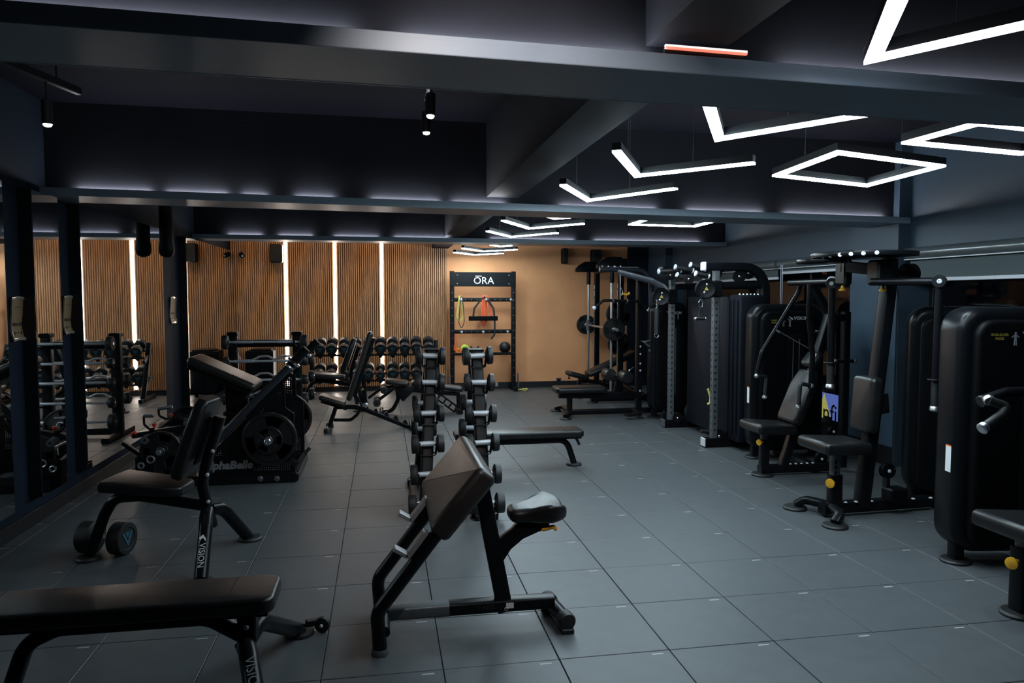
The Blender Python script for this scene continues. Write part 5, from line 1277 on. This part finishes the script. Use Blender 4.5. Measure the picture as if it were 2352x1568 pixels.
for yy, A, B, dn in ((Y6-.40, (2000, 647), (2158, 646), ((2158, 648), (2147, 934))), (Y6+.46, (1940, 645), (1912, 651), ((1911, 651), (1907, 883)))):
    a = c6(*A, Y6-.10 if yy < Y6 else Y6+.34); b = c6(*B, yy)
    t.part('arm_tube', MB().tube([a, b], .027, 0, 14), STEEL_SAT)
    t.part('arm_joint', MB().rod(b-V((.03, .03, 0)), b+V((.03, .03, 0)), .042), STEEL_BLK); bolt(t, b+V((-.03, -.035, 0)), V((-.6, -.8, 0)), .016)
    e0, e1 = c6(*dn[0], yy), c6(*dn[1], yy)
    t.part('arm_drop', MB().tube([e0, e1], .026, 0, 14), STEEL_SAT)
    m = e0.lerp(e1, .78); t.part('hand_stop', MB().lathe(m, ZV, [(.02, -.006), (.052, -.005), (.054, 0), (.052, .005), (.02, .006)], 20), STEEL_SAT)
    t.part('hand_grip', MB().tube([m, e1], .0275, 0, 14), GRIP)
    t.part('grip_cap', MB().lathe(e1, -ZV, [(.027, -.006), (.032, 0), (.034, .022), (.024, .03)], 18), SATIN, 'bright grip end cap')
p = c6(2038, 1080); t.part('floor_pulley', MB().lathe(p, -YV, [(.02, -.022), (.055, -.02), (.047, 0), (.055, .02), (.02, .022)], 22), PLASTIC); bolt(t, p+V((0, -.022, 0)), -YV, .013)
t.part('pulley_bracket', MB().bar(V((p.x, Y6, .09)), V((p.x, Y6+.01, p.z)), .03, .05), STEEL_BLK)
q = c6(2046, 660); t.part('cable', MB().rod(V((q.x+.02, Y6-.055, q.z)), V((p.x+.045, Y6-.02, p.z)), .004, 8), GRIP)
p = c6(2050, 1147); t.part('pulley_box', MB().box((p.x, Y6-.02, .14), (.14, .12, .10), bev=.012), PLASTIC)

# --- shoulder press at the right edge
Y7 = 3.02
def c7(px, py, y=Y7): return D(px, py, y)
t = Thing('shoulder_press_machine', 'large black shoulder press machine cut by the right edge with white side label', 'exercise machine', (3.4, 3.3, 0))
machine_tower(t, (3.235, 3.66, 0), radians(-8), .74, 1.50, ('SHOULDER', 'PRESS'), dep=.24)
f_ = F(2340, 1412); 
t.part('foot_pad', MB().lathe((f_.x, f_.y, 0), ZV, [(.085, 0), (.085, .012), (.076, .022), (.045, .024)], 24), GRIP)
sz = D(2330, 1212, f_.y).z
t.part('seat_post', MB().rtube([V((f_.x+.01, f_.y, .02)), V((f_.x+.01, f_.y, .34))], .08, .085, r=.012), STEEL_SAT)
t.part('seat_slide', MB().rtube([V((f_.x+.01, f_.y, .32)), V((f_.x+.01, f_.y, sz-.03))], .055, .06, r=.01), GREYMET)
sx = D(2290, 1212, f_.y).x
t.part('seat_pad', MB().slab([(-.19, -.17), (-.17, -.19), (.17, -.16), (.19, -.14), (.19, .14), (.17, .16), (-.17, .19), (-.19, .17)], frame((sx+.20, f_.y, sz), V((1, 0, -.05)), YV), .085, .032, 4), LEATHER)
knob(t, D(2330, 1291, f_.y-.05), V((-1, -.4, 0)), .030)
t.part('base_beam', MB().rtube([V((f_.x-.02, f_.y, .055)), V((4.25, f_.y+.1, .055))], .08, .075), STEEL_SAT)
t.part('base_link', MB().rtube([V((3.75, f_.y+.05, .055)), V((3.75, 3.72, .055))], .08, .07), STEEL_SAT)
bx = sx+.46
t.part('back_post', MB().rtube([V((bx, f_.y, .06)), V((bx+.14, f_.y, 1.35))], .085, .09, up=YV), STEEL_SAT)
t.part('back_pad', MB().slab(rrect(.55, .28, .05, 6), frame((bx+.03, f_.y, sz+.42), V((.12, 0, 1)), YV), .09, .03, 4), LEATHER)
ya = 3.12
arm = [D(2256, 921, ya), D(2312, 902, ya), D(2352, 901, ya), D(2440, 905, ya), D(2560, 870, ya)]
t.part('press_arm', MB().tube(arm, .028, .10, 14, n=8), STEEL_SAT)
t.part('arm_end', MB().rod(D(2251, 923, ya), D(2258, 920, ya), .029), GRIP)
t.part('arm_mount', MB().tube([arm[-1], V((bx+.10, f_.y+.02, 1.2))], .028, 0, 14), STEEL_SAT)
hd = [D(2271, 919, ya-.05), D(2313, 933, ya-.08), D(2300, 953, ya-.09), D(2262, 980, ya-.10)]
t.part('hand_grip', MB().tube(hd, .022, .04, 14, n=8), GRIP)
d = (hd[3]-hd[2]).normalized(); t.part('grip_cap', MB().lathe(hd[3], d, [(.022, -.006), (.027, 0), (.028, .02), (.020, .026)], 18), SATIN, 'bright grip end cap')
t.part('grip_collar', MB().rod(D(2269, 915, ya-.03), D(2274, 922, ya-.05), .026), SATIN)
# ------------------------------------------------------------------ dual cable trainer along the right wall
t = Thing('cable_trainer', 'tall black dual cable trainer with two pulley columns and pull-up grips by the windows', 'exercise machine', (3.6, 7.8, 0))
fr_ = F(1625, 1026); fl = F(1532, 981)
YRc, YLc = fr_.y, fl.y
def cr(px, py): return D(px, py, YRc)
def cl(px, py): return D(px, py, YLc)
# right (nearer) frame
a = cr(1616, 1021); b = cr(1712, 1014)
t.part('base_beam', MB().rtube([V((a.x, YRc, .055)), V((4.12, YRc, .055))], .10, .085, r=.012), STEEL_SAT)
t.part('base_end_cap', MB().box((a.x-.006, YRc, .055), (.014, .104, .088), bev=.005), ALU, 'pale end cap')
xc = cr(1641, 850).x; ztop = cr(1660, 612).z
zc_ = cr(1641, 684).z
col = t.part('pulley_column', MB().rtube([V((xc, YRc, .05)), V((xc, YRc, ztop-.02))], .065, .065, r=.008), GREYMET, 'grey perforated column')
xcl = cl(1541, 850).x; ztl = ztop
coll = t.part('pulley_column', MB().rtube([V((xcl, YLc, .05)), V((xcl, YLc, ztl-.02))], .065, .065, r=.008), GREYMET, 'grey perforated column')
for c_, x, y, lo in ((col, xc, YRc, .9), (coll, xcl, YLc, .15)):
    for k in range(24):
        z = .18+.066*k
        if z < ztop-.1: t.part('column_hole', MB().disc((x-.004, y-.033, z), YV, .012, .003, seg=10).disc((x-.033, y, z), XV, .012, .003, seg=10), SKIRT, parent=c_, kind='stuff')
a = cl(1524, 978)
t.part('base_beam', MB().rtube([V((a.x, YLc, .055)), V((4.12, YLc, .055))], .10, .085, r=.012), STEEL_SAT)
t.part('base_end_cap', MB().box((a.x-.006, YLc, .055), (.014, .104, .088), bev=.005), GREYMET)
t.part('base_cross', MB().rtube([V((4.05, YRc, .055)), V((4.05, YLc, .055))], .09, .08), STEEL_SAT)
x_a, x_b = cr(1618, 613).x, cr(1757, 660).x
for y, z in ((YRc, ztop), (YLc, ztl)):
    t.part('top_frame', MB().rtube([V((x_a, y, z)), V((x_b, y, z)), V((x_b, y, .06))], .085, .085, .28, up=YV, r=.012, n=9), STEEL_SAT)
    t.part('top_end_cap', MB().box((x_a-.01, y, z), (.035, .09, .09), bev=.01), ALU if y == YRc else GREYMET, 'pale end cap' if y == YRc else None)
z2 = cr(1690, 655).z
for x in (xc+.20, x_b-.06): t.part('cross_tube', MB().rtube([V((x, YRc, z2 if x > xc+.3 else ztop)), V((x, YLc, z2 if x > xc+.3 else ztop))], .07, .07), STEEL_SAT)
t.part('side_tube', MB().rtube([V((xc, YRc, z2)), V((x_b, YRc, z2))], .055, .06), STEEL_SAT)
t.part('side_tube', MB().rtube([V((xcl, YLc, z2)), V((x_b, YLc, z2))], .055, .06), STEEL_SAT)
# weight stack shrouds
xs_ = xc+.12
def shroud(name, x, y0, y1, z0, z1, m):
    t.part(name, MB().slab(rrect(y1-y0, z1-z0, .03, 4), frame((x+.14, (y0+y1)/2, (z0+z1)/2), YV, ZV), .26, .012, 2), m)
shroud('stack_shroud', xs_+.02, YRc+.32, YLc-.12, .09, 1.56, NAVY_PANEL)
shroud('stack_shroud', xs_, YRc-.30, YRc-.05, .09, 1.58, NAVY_PANEL)
shroud('stack_shroud', xs_+.02, YRc+.03, YRc+.27, .09, 1.56, NAVY_PANEL)
for k in range(3): t.part('shroud_rib', MB().box((xs_-.002, YRc-.24+.09*k, .85), (.012, .02, 1.36), bev=.004), NAVY_PANEL)
# swivel pulleys
def swivel(px, py, y, x, lbl):
    p = D(px, py, y-.08)
    t.part('carriage', MB().box((x, y, p.z), (.10, .10, .17), bev=.01), STEEL_BLK)
    q = V((p.x, y-.06, p.z))
    pu = t.part('pulley_guard', MB().lathe(q, V((-.25, -1, 0)), [(.03, -.035), (.094, -.033), (.104, -.024), (.104, .024), (.094, .033), (.085, .030), (.03, .030)], 32), STEEL_SAT)
    ax_ = V((-.25, -1, 0)).normalized(); sx_ = V((1, -.25, 0)).normalized()
    for s in (-1, 1): t.part('guard_bolt', MB().lathe(q+ax_*.030+ZV*.040*s+sx_*.012*s, ax_, [(.015, 0), (.015, .006), (.008, .010)], 12), CHROME, parent=pu)
    t.part('warning_triangle', MB().slab([(-.022, -.016), (.022, -.016), (0, .024)], frame(q+ax_*.0325+sx_*.006, sx_, ZV), .002, .0003, 1), YPRINT, 'yellow warning triangle', pu)
    return q
q1 = swivel(1622, 663, YRc, xc, 'near'); q2 = swivel(1519, 681, YLc, xcl, 'far')
t.part('pulley_arm', MB().bar(q1, V((xc, YRc, q1.z)), .05, .06), STEEL_BLK); t.part('pulley_arm', MB().bar(q2, V((xcl, YLc, q2.z)), .05, .06), STEEL_BLK)
for (px, py), y, r in (((1540, 632), YLc-.15, .055), ((1582, 641), YRc+.55, .055), ((1645, 627), YRc+.10, .06), ((1698, 635), YRc+.02, .065), ((1719, 628), YRc+.25, .06), ((1556, 959), YLc-.05, .06), ((1651, 1001), YRc-.02, .07)):
    p = D(px, py, y)
    t.part('pulley_wheel', MB().lathe(p, V((-.3, -1, 0)), [(.02, -.02), (r, -.018), (r*.85, 0), (r, .018), (.02, .02)], 24), PLASTIC)
    t.part('wheel_bolt', MB().lathe(p+V((-.3, -1, 0)).normalized()*.02, V((-.3, -1, 0)), [(.013, 0), (.013, .006), (.006, .01)], 10), CHROME)
    up_to = ztop if p.z > 1 else .06
    if p.z > 1: t.part('wheel_hanger', MB().bar(p, V((p.x+.10, min(max(p.y, YRc), YLc), ztop-.02)), .03, .03), STEEL_BLK)
    else: t.part('wheel_hanger', MB().bar(p, V((p.x+.08, p.y+.02, .08)), .04, .05), STEEL_BLK)
# pull-up grips
xg = xc+.20
for A, B, y in (((1514, 623), (1562, 621), YLc-.42), ((1552, 613), (1590, 621), YLc-.55), ((1587, 608), (1620, 617), YRc+.45), ((1599, 628), (1626, 634), YRc+.22), ((1556, 631), (1574, 639), YRc+.62)):
    a, b = D(*A, y), D(*B, y)
    t.part('pullup_grip', MB().rod(a, b, .026, 16), GREYMET if 0 else GRIP)
    for p in (a, b): t.part('grip_cap', MB().lathe(p, (a-b) if p == a else (b-a), [(.026, -.004), (.030, 0), (.030, .012), (.022, .016)], 16), ALU, 'pale grip end cap')
    t.part('grip_stem', MB().bar((a*.2+b*.8), V((xg, min(max(y, YRc), YLc), ztop)), .035, .035), STEEL_BLK)
t.part('low_handle', MB().rod(D(1609, 990, YRc+.05), D(1652, 992, YRc+.05), .020), GRIP)
# accessory rail with hooks
p0, p1 = D(1694, 684, YRc-.05), D(1742, 684, YRc-.05)
t.part('hook_rail', MB().box((p0+p1)/2, ((p1-p0).length, .03, .075), bev=.006), STEEL_SAT)
for k in range(6):
    p = p0.lerp(p1, .06+.176*k)+V((0, -.018, .04))
    t.part('hook', MB().tube([p, p+V((0, -.03, -.03)), p+V((0, -.035, -.075)), p+V((0, -.01, -.085))], .010, .02, 10), SATIN)
for k in (0, 4): p = p0.lerp(p1, .10+.17*k)+V((0, -.05, .03)); t.part('hanging_clip', MB().bar(p, p+V((0, 0, -.16)), .016, .008), SATIN)
p0 = D(1628, 905, YRc+.12)
c = D(1610, 686, YRc-.12)
h = Thing('strap_attachment', 'strap handle hanging on a carabiner from the near cable pulley', 'handle', c)
h.part('cable', MB().rod(c+V((0, 0, .03)), c-V((0, 0, .01)), .004, 8), GRIP)
h.part('carabiner', MB().tube([c-V((0, 0, .005)), c+V((-.022, 0, -.03)), c+V((-.016, 0, -.085)), c+V((.014, 0, -.09)), c+V((.020, 0, -.03)), c-V((0, 0, .005))], .0055, .015, 8), CHROME)
h.part('strap', MB().tube([c+V((0, 0, -.085)), c+V((-.030, 0, -.19)), c+V((0, 0, -.085))], .007, 0, 8).tube([c+V((0, 0, -.085)), c+V((.030, 0, -.19))], .007, 0, 8), GRIP)
h.part('grip', MB().rod(c+V((-.048, 0, -.20)), c+V((.048, 0, -.20)), .017), GRIP)
for s in (-1, 1): h.part('end_ball', MB().ball(c+V((s*.052, 0, -.20)), .019, 12), CHROME)
p = D(1630, 905, YRc+.2)
solo('resistance_band', MB().tube([D(1626, 893, YRc+.05), D(1632, 912, YRc+.05), D(1631, 925, YRc+.05), D(1625, 928, YRc+.05)], .012, .05, 8), BAND_Y, 'short yellow strap end hanging inside the cable trainer', 'resistance band', p)
# padded rope hanging from the far pulley
c = D(1509, 708, YLc-.25)
h = Thing('padded_strap', 'black padded cuff on a silver chain hanging by the far cable pulley', 'handle', c)
h.part('chain', MB().rod(c+V((0, 0, .10)), c, .008, 8), CHROME)
for k in range(5): h.part('chain_link', MB().ring(c+V((0, 0, .09-.022*k)), XV if k % 2 else YV, .012, .0035, 12, 6), CHROME)
h.part('cuff', MB().rod(c, c-V((0, 0, .30)), .026), GRIP)
h.part('ring', MB().ring(c-V((0, 0, .31)), YV, .024, .006), CHROME)

# ------------------------------------------------------------------ lat pulldown and low row
Y8 = 9.28
def c8(px, py, y=Y8): return D(px, py, y)
t = Thing('lat_pulldown_machine', 'black lat pulldown and row machine with long seat and foam knee rollers', 'exercise machine', c8(1390, 950))
s0, s1 = c8(1272, 891), c8(1388, 892)
t.part('seat_pad', MB().slab(rrect((s1-s0).length, .36, .06, 6), frame((s0+s1)/2-V((0, 0, .01)), XV, YV), .075, .03, 4), LEATHER)
t.part('seat_beam', MB().rtube([c8(1283, 906), c8(1468, 906)], .08, .09, r=.014), STEEL_SAT)
a = c8(1308, 912)
t.part('front_post', MB().rtube([V((a.x, Y8, .06)), a], .07, .07), STEEL_SAT)
xb = c8(1478, 950).x
t.part('base_beam', MB().rtube([V((a.x-.03, Y8, .06)), V((3.9, Y8, .06))], .07, .07), STEEL_SAT)
for px, py, s in ((1299, 965, -1), (1277, 946, 1)):
    f_ = F(px, py-2); t.part('foot_pad', MB().lathe((f_.x, f_.y, 0), ZV, [(.075, 0), (.075, .012), (.066, .022), (.04, .024)], 22), GRIP)
    t.part('foot_arm', MB().rtube([V((f_.x, f_.y, .035)), V((f_.x+.08, f_.y-s*.08, .07)), V((a.x, Y8, .07))], .07, .045, .06), STEEL_SAT)
xc8 = c8(1467, 800).x; zt8 = c8(1467, 628).z
t.part('main_column', MB().rtube([V((xc8, Y8, .05)), V((xc8, Y8, zt8))], .075, .085, r=.012), STEEL_SAT)
for py in (795, 812, 834, 850, 896, 897): p = c8(1467, py); bolt(t, V((xc8+.01, Y8-.04, p.z)), -YV, .013)
t.part('top_boom', MB().tube([c8(1377, 618), c8(1475, 620), c8(1494, 640), c8(1498, 700)], .034, .16, 14, n=8), LEVER)
for k in range(4): p = c8(1384+14*k, 612); t.part('boom_bolt', MB().lathe(V((p.x, Y8, p.z-.01)), ZV, [(.012, 0), (.012, .02), (.006, .026)], 10), CHROME)
t.part('boom_top_strip', MB().box((c8(1425, 615).x, Y8, c8(1425, 615).z+.008), (.50, .03, .012), bev=.003), SATIN)
t.part('lower_boom', MB().rtube([c8(1419, 624), c8(1500, 645, Y8-.35), c8(1531, 661, Y8-.55), c8(1538, 690, Y8-.6)], .05, .085, .12, r=.012), LEVER)
for s, px, py in ((-1, 1424, 871), (1, 1400, 852)):
    pass
kp = c8(1420, 862)
t.part('roller_post', MB().rtube([c8(1412, 905), V((kp.x, Y8, kp.z))], .055, .06, up=YV), STEEL_SAT)
t.part('roller_axle', MB().rod(V((kp.x-.02, Y8-.28, kp.z-.0)), V((kp.x-.02, Y8+.28, kp.z)), .014), CHROME)
for s in (-1, 1): t.part('knee_roller', MB().lathe(V((kp.x-.02+(.06 if s < 0 else -.06), Y8+s*.17, kp.z)), YV, [(.014, -.12), (.066, -.118), (.078, -.10), (.078, .10), (.066, .118), (.014, .12)], 24), LEATHER)
t.part('adjust_hook', MB().tube([c8(1444, 864), c8(1446, 850), c8(1456, 843)], .010, .02, 10), CHROME)
machine_tower(t, (3.36, 8.92, 0), radians(-6), .50, 1.49, None, sticker=False, dep=.2, figs=(0, 1))
for px, py in ((1455, 962), (1462, 970)):
    p = c8(px, py, Y8-.35); t.part('foot_plate', MB().bar(V((p.x-.10, p.y, max(.05, p.z-.02))), V((p.x+.10, p.y+.05, max(.09, p.z+.04))), .10, .02), STEEL_BLK)
t.part('foot_plate_arm', MB().rtube([V((3.25, Y8, .07)), V((3.22, Y8-.36, .07))], .05, .05), STEEL_SAT)
p = c8(1522, 962, 8.75)
t.part('step_bar', MB().tube([V((3.42, 8.6, .03)), V((3.42, 8.6, .15)), V((3.62, 8.85, .15))], .018, .03, 10), STEEL_SAT)
# lat bar on its chain, yellow carabiner
def cb(px, py): return D(px, py, 9.14)
b0 = cb(1425, 691)
h = Thing('lat_bar', 'wide bent lat bar hanging level from the pulldown chain', 'handle', b0)
h.part('bar', MB().tube([cb(1367, 705), cb(1386, 690), cb(1410, 690), cb(1440, 691), cb(1468, 692), cb(1488, 709)], .018, .06, 12), STEEL_SAT)
for q, d in ((cb(1367, 705), cb(1367, 705)-cb(1386, 690)), (cb(1488, 709), cb(1488, 709)-cb(1468, 692))): h.part('end_cap', MB().lathe(q, d, [(.018, -.004), (.026, 0), (.026, .035), (.018, .04)], 14), ALU, 'pale end cap')
for px in (1409, 1441): q = cb(px, 690.5); h.part('collar', MB().disc(q, XV, .024, .025), CHROME)
h.part('chain', MB().rod(cb(1425, 689), cb(1425, 629), .007, 8), CHROME)
q = cb(1432, 673); h.part('clip', MB().tube([cb(1426, 660), cb(1430, 668), cb(1428, 680), cb(1424, 672), cb(1426, 660)], .006, .02, 8), CHROME)
h.part('yellow_hook', MB().tube([cb(1429, 673), cb(1438, 677), cb(1446, 674), cb(1444, 671)], .012, .03, 10), YELLOW, 'yellow carabiner')
p = c8(1498, 725, 8.95); h2 = Thing('rope_handle', 'dark curled cable rope on the side of the pulldown column', 'handle', c8(1490, 790))
h2.part('rope', MB().tube([c8(1480, 785, 9.0), c8(1490, 796, 9.0), c8(1500, 790, 9.0), c8(1510, 776, 9.0), c8(1492, 782, 9.0), c8(1480, 785, 9.0)], .012, .05, 10), GREYMET)
h2.part('rope_knob', MB().ball(c8(1494, 806, 9.0), .03, 12), GRIP)
h2.part('hook', MB().bar(c8(1480, 785, 9.0), V((xc8+.02, Y8-.04, c8(1480, 785, 9.0).z)), .012, .012), SATIN)

# ------------------------------------------------------------------ smith machine near the back corner
YN_, YF_ = 10.45, 12.0
def cn(px, py): return D(px, py, YN_)
def cf(px, py): return D(px, py, YF_)
t = Thing('smith_machine', 'black smith machine with silver guide rods in the back right corner', 'exercise machine', (3.4, 11.2, 0))
for fn, y, rx, ux, fx in ((cn, YN_, 1404, 1424, 1357), (cf, YF_, 1351, 1370, 1338)):
    xr_, xu_ = fn(rx, 800).x, fn(ux, 800).x; z1 = fn(ux, 640).z; z1 = 2.0
    t.part('guide_rod', MB().rod((xr_, y, .08), (xr_, y, z1-.02), .021), SATIN, 'bright steel guide rod')
    t.part('rod_socket', MB().rod((xr_, y, z1-.24), (xr_, y, z1-.02), .034), STEEL_SAT)
    u_ = t.part('upright', MB().rtube([V((xu_, y, .05)), V((xu_, y, z1))], .08, .09, r=.01), STEEL_SAT)
    t.part('catch_strip', MB().box((xu_-.05, y-.028, 1.0), (.012, .024, 1.5), bev=.003), SATIN, parent=u_)
    for k in range(12): t.part('catch_peg', MB().disc((xu_-.05, y-.046, .3+.125*k), YV, .014, .02, seg=10), GREYMET, parent=u_)
    xf = min(fn(fx, 925).x, xr_-.12)
    t.part('base_beam', MB().rtube([V((xf, y, .06)), V((xu_+.45, y, .06))], .08, .08), STEEL_SAT)
    t.part('foot_pad', MB().lathe((xf+.03, y, 0), ZV, [(.085, 0), (.085, .012), (.075, .02), (.04, .022)], 22), GRIP)
    t.part('top_plate', MB().slab([(-.28, -.05), (.20, -.05), (.20, .02), (.08, .12), (-.12, .12), (-.22, .06), (-.28, .0)], frame(((xr_+xu_)/2-.02, y, z1+.02), XV, ZV), .10, .02, 3), STEEL_SAT)
xu = cn(1424, 800).x; xuf = cf(1370, 800).x
t.part('top_beam', MB().rtube([V((xu, YN_, 1.98)), V((xuf, YF_, 1.98))], .08, .08), STEEL_SAT)
t.part('rear_beam', MB().rtube([V((xu+.42, YN_, .06)), V((xuf+.42, YF_, .06))], .08, .08), STEEL_SAT)
zb = cn(1417, 755).z; x_b0, x_b1 = cn(1404, 755).x, cf(1351, 752).x
ax_ = V((x_b1-x_b0, YF_-YN_, 0)).normalized()
A, B = V((x_b0, YN_, zb)), V((x_b1, YF_, zb))
t.part('smith_bar', MB().rod(A-ax_*.34, B+ax_*.30, .016), SATIN, 'bright steel bar')
for p, s in ((A, -1), (B, 1)):
    t.part('bar_carriage', MB().rod(p-V((0, 0, .09)), p+V((0, 0, .09)), .036), GREYMET)
    t.part('bar_sleeve', MB().rod(p+ax_*s*.09, p+ax_*s*.34, .025), SATIN)
    t.part('bar_hook', MB().tube([p-ax_*s*.06, p-ax_*s*.06+V((.07, 0, .06)), p-ax_*s*.06+V((.10, 0, .02))], .012, .03, 10), CHROME)
weight_plate('round plate loaded on the near end of the smith machine bar', A-ax_*.15, -ax_, .165, .032, .2, 'plates on the smith machine')
weight_plate('round plate loaded on the far end of the smith machine bar', B+ax_*.16, -ax_, .165, .032, 1.2, 'plates on the smith machine')
for py, w_, R in ((722, 'upper', .20), (790, 'lower', .175)):
    p = cn(1420, py); q = V((xu+.02, YN_+.12, p.z))
    t.part('storage_peg', MB().rod(V((q.x, YN_+.03, q.z)), V((q.x, YN_+.20, q.z)), .024), SATIN)
    weight_plate(f'round plate stored on the {w_} peg of the smith machine upright', q, -YV, R, .04, .7, 'plates on the smith machine')
# adjustable bench inside it
Y9 = 11.15
def c9(px, py): return D(px, py, Y9)
t = Thing('incline_bench', 'black incline bench standing under the smith machine bar', 'bench', c9(1360, 900))
a, b = c9(1346, 856), c9(1458, 804); u = (b-a).normalized(); nn = V((-u.z, 0, u.x))
t.part('back_pad', MB().pad((a+b)/2-nn*.03, u, YV, (b-a).length, .29, .085, .04), LEATHER)
a, b = c9(1302, 856), c9(1348, 867); u2 = (b-a).normalized()
t.part('seat_pad', MB().pad((a+b)/2, u2, YV, (b-a).length, .30, .075, .04), LEATHER)
p = c9(1307, 867); t.part('seat_pin', MB().lathe(p, V((0, -.2, -1)), [(.008, -.03), (.009, .0), (.020, .006), (.020, .02)], 14), PLASTIC)
t.part('front_leg', MB().rtube([V((c9(1323, 890).x, Y9, .02)), c9(1334, 866)], .06, .07, up=YV), STEEL_SAT)
t.part('main_rail', MB().rtube([c9(1330, 872), c9(1365, 876), c9(1400, 890), V((c9(1420, 895).x, Y9, .05))], .06, .06, .1, up=YV), STEEL_SAT)
t.part('back_strut', MB().rtube([c9(1398, 838), c9(1385, 882)], .05, .05, up=YV), STEEL_SAT)
for px in (1323, 1420): x = c9(px, 890).x; t.part('foot_bar', MB().tube([V((x, Y9-.24, .03)), V((x, Y9+.24, .03))], .03), STEEL_SAT)
p = c9(1334, 870); t.part('warning_triangle', MB().slab([(-.02, -.018), (.02, -.018), (0, .025)], frame((p.x, Y9-.037, p.z), XV, ZV), .002, .0003, 1), YPRINT, 'yellow warning triangle')
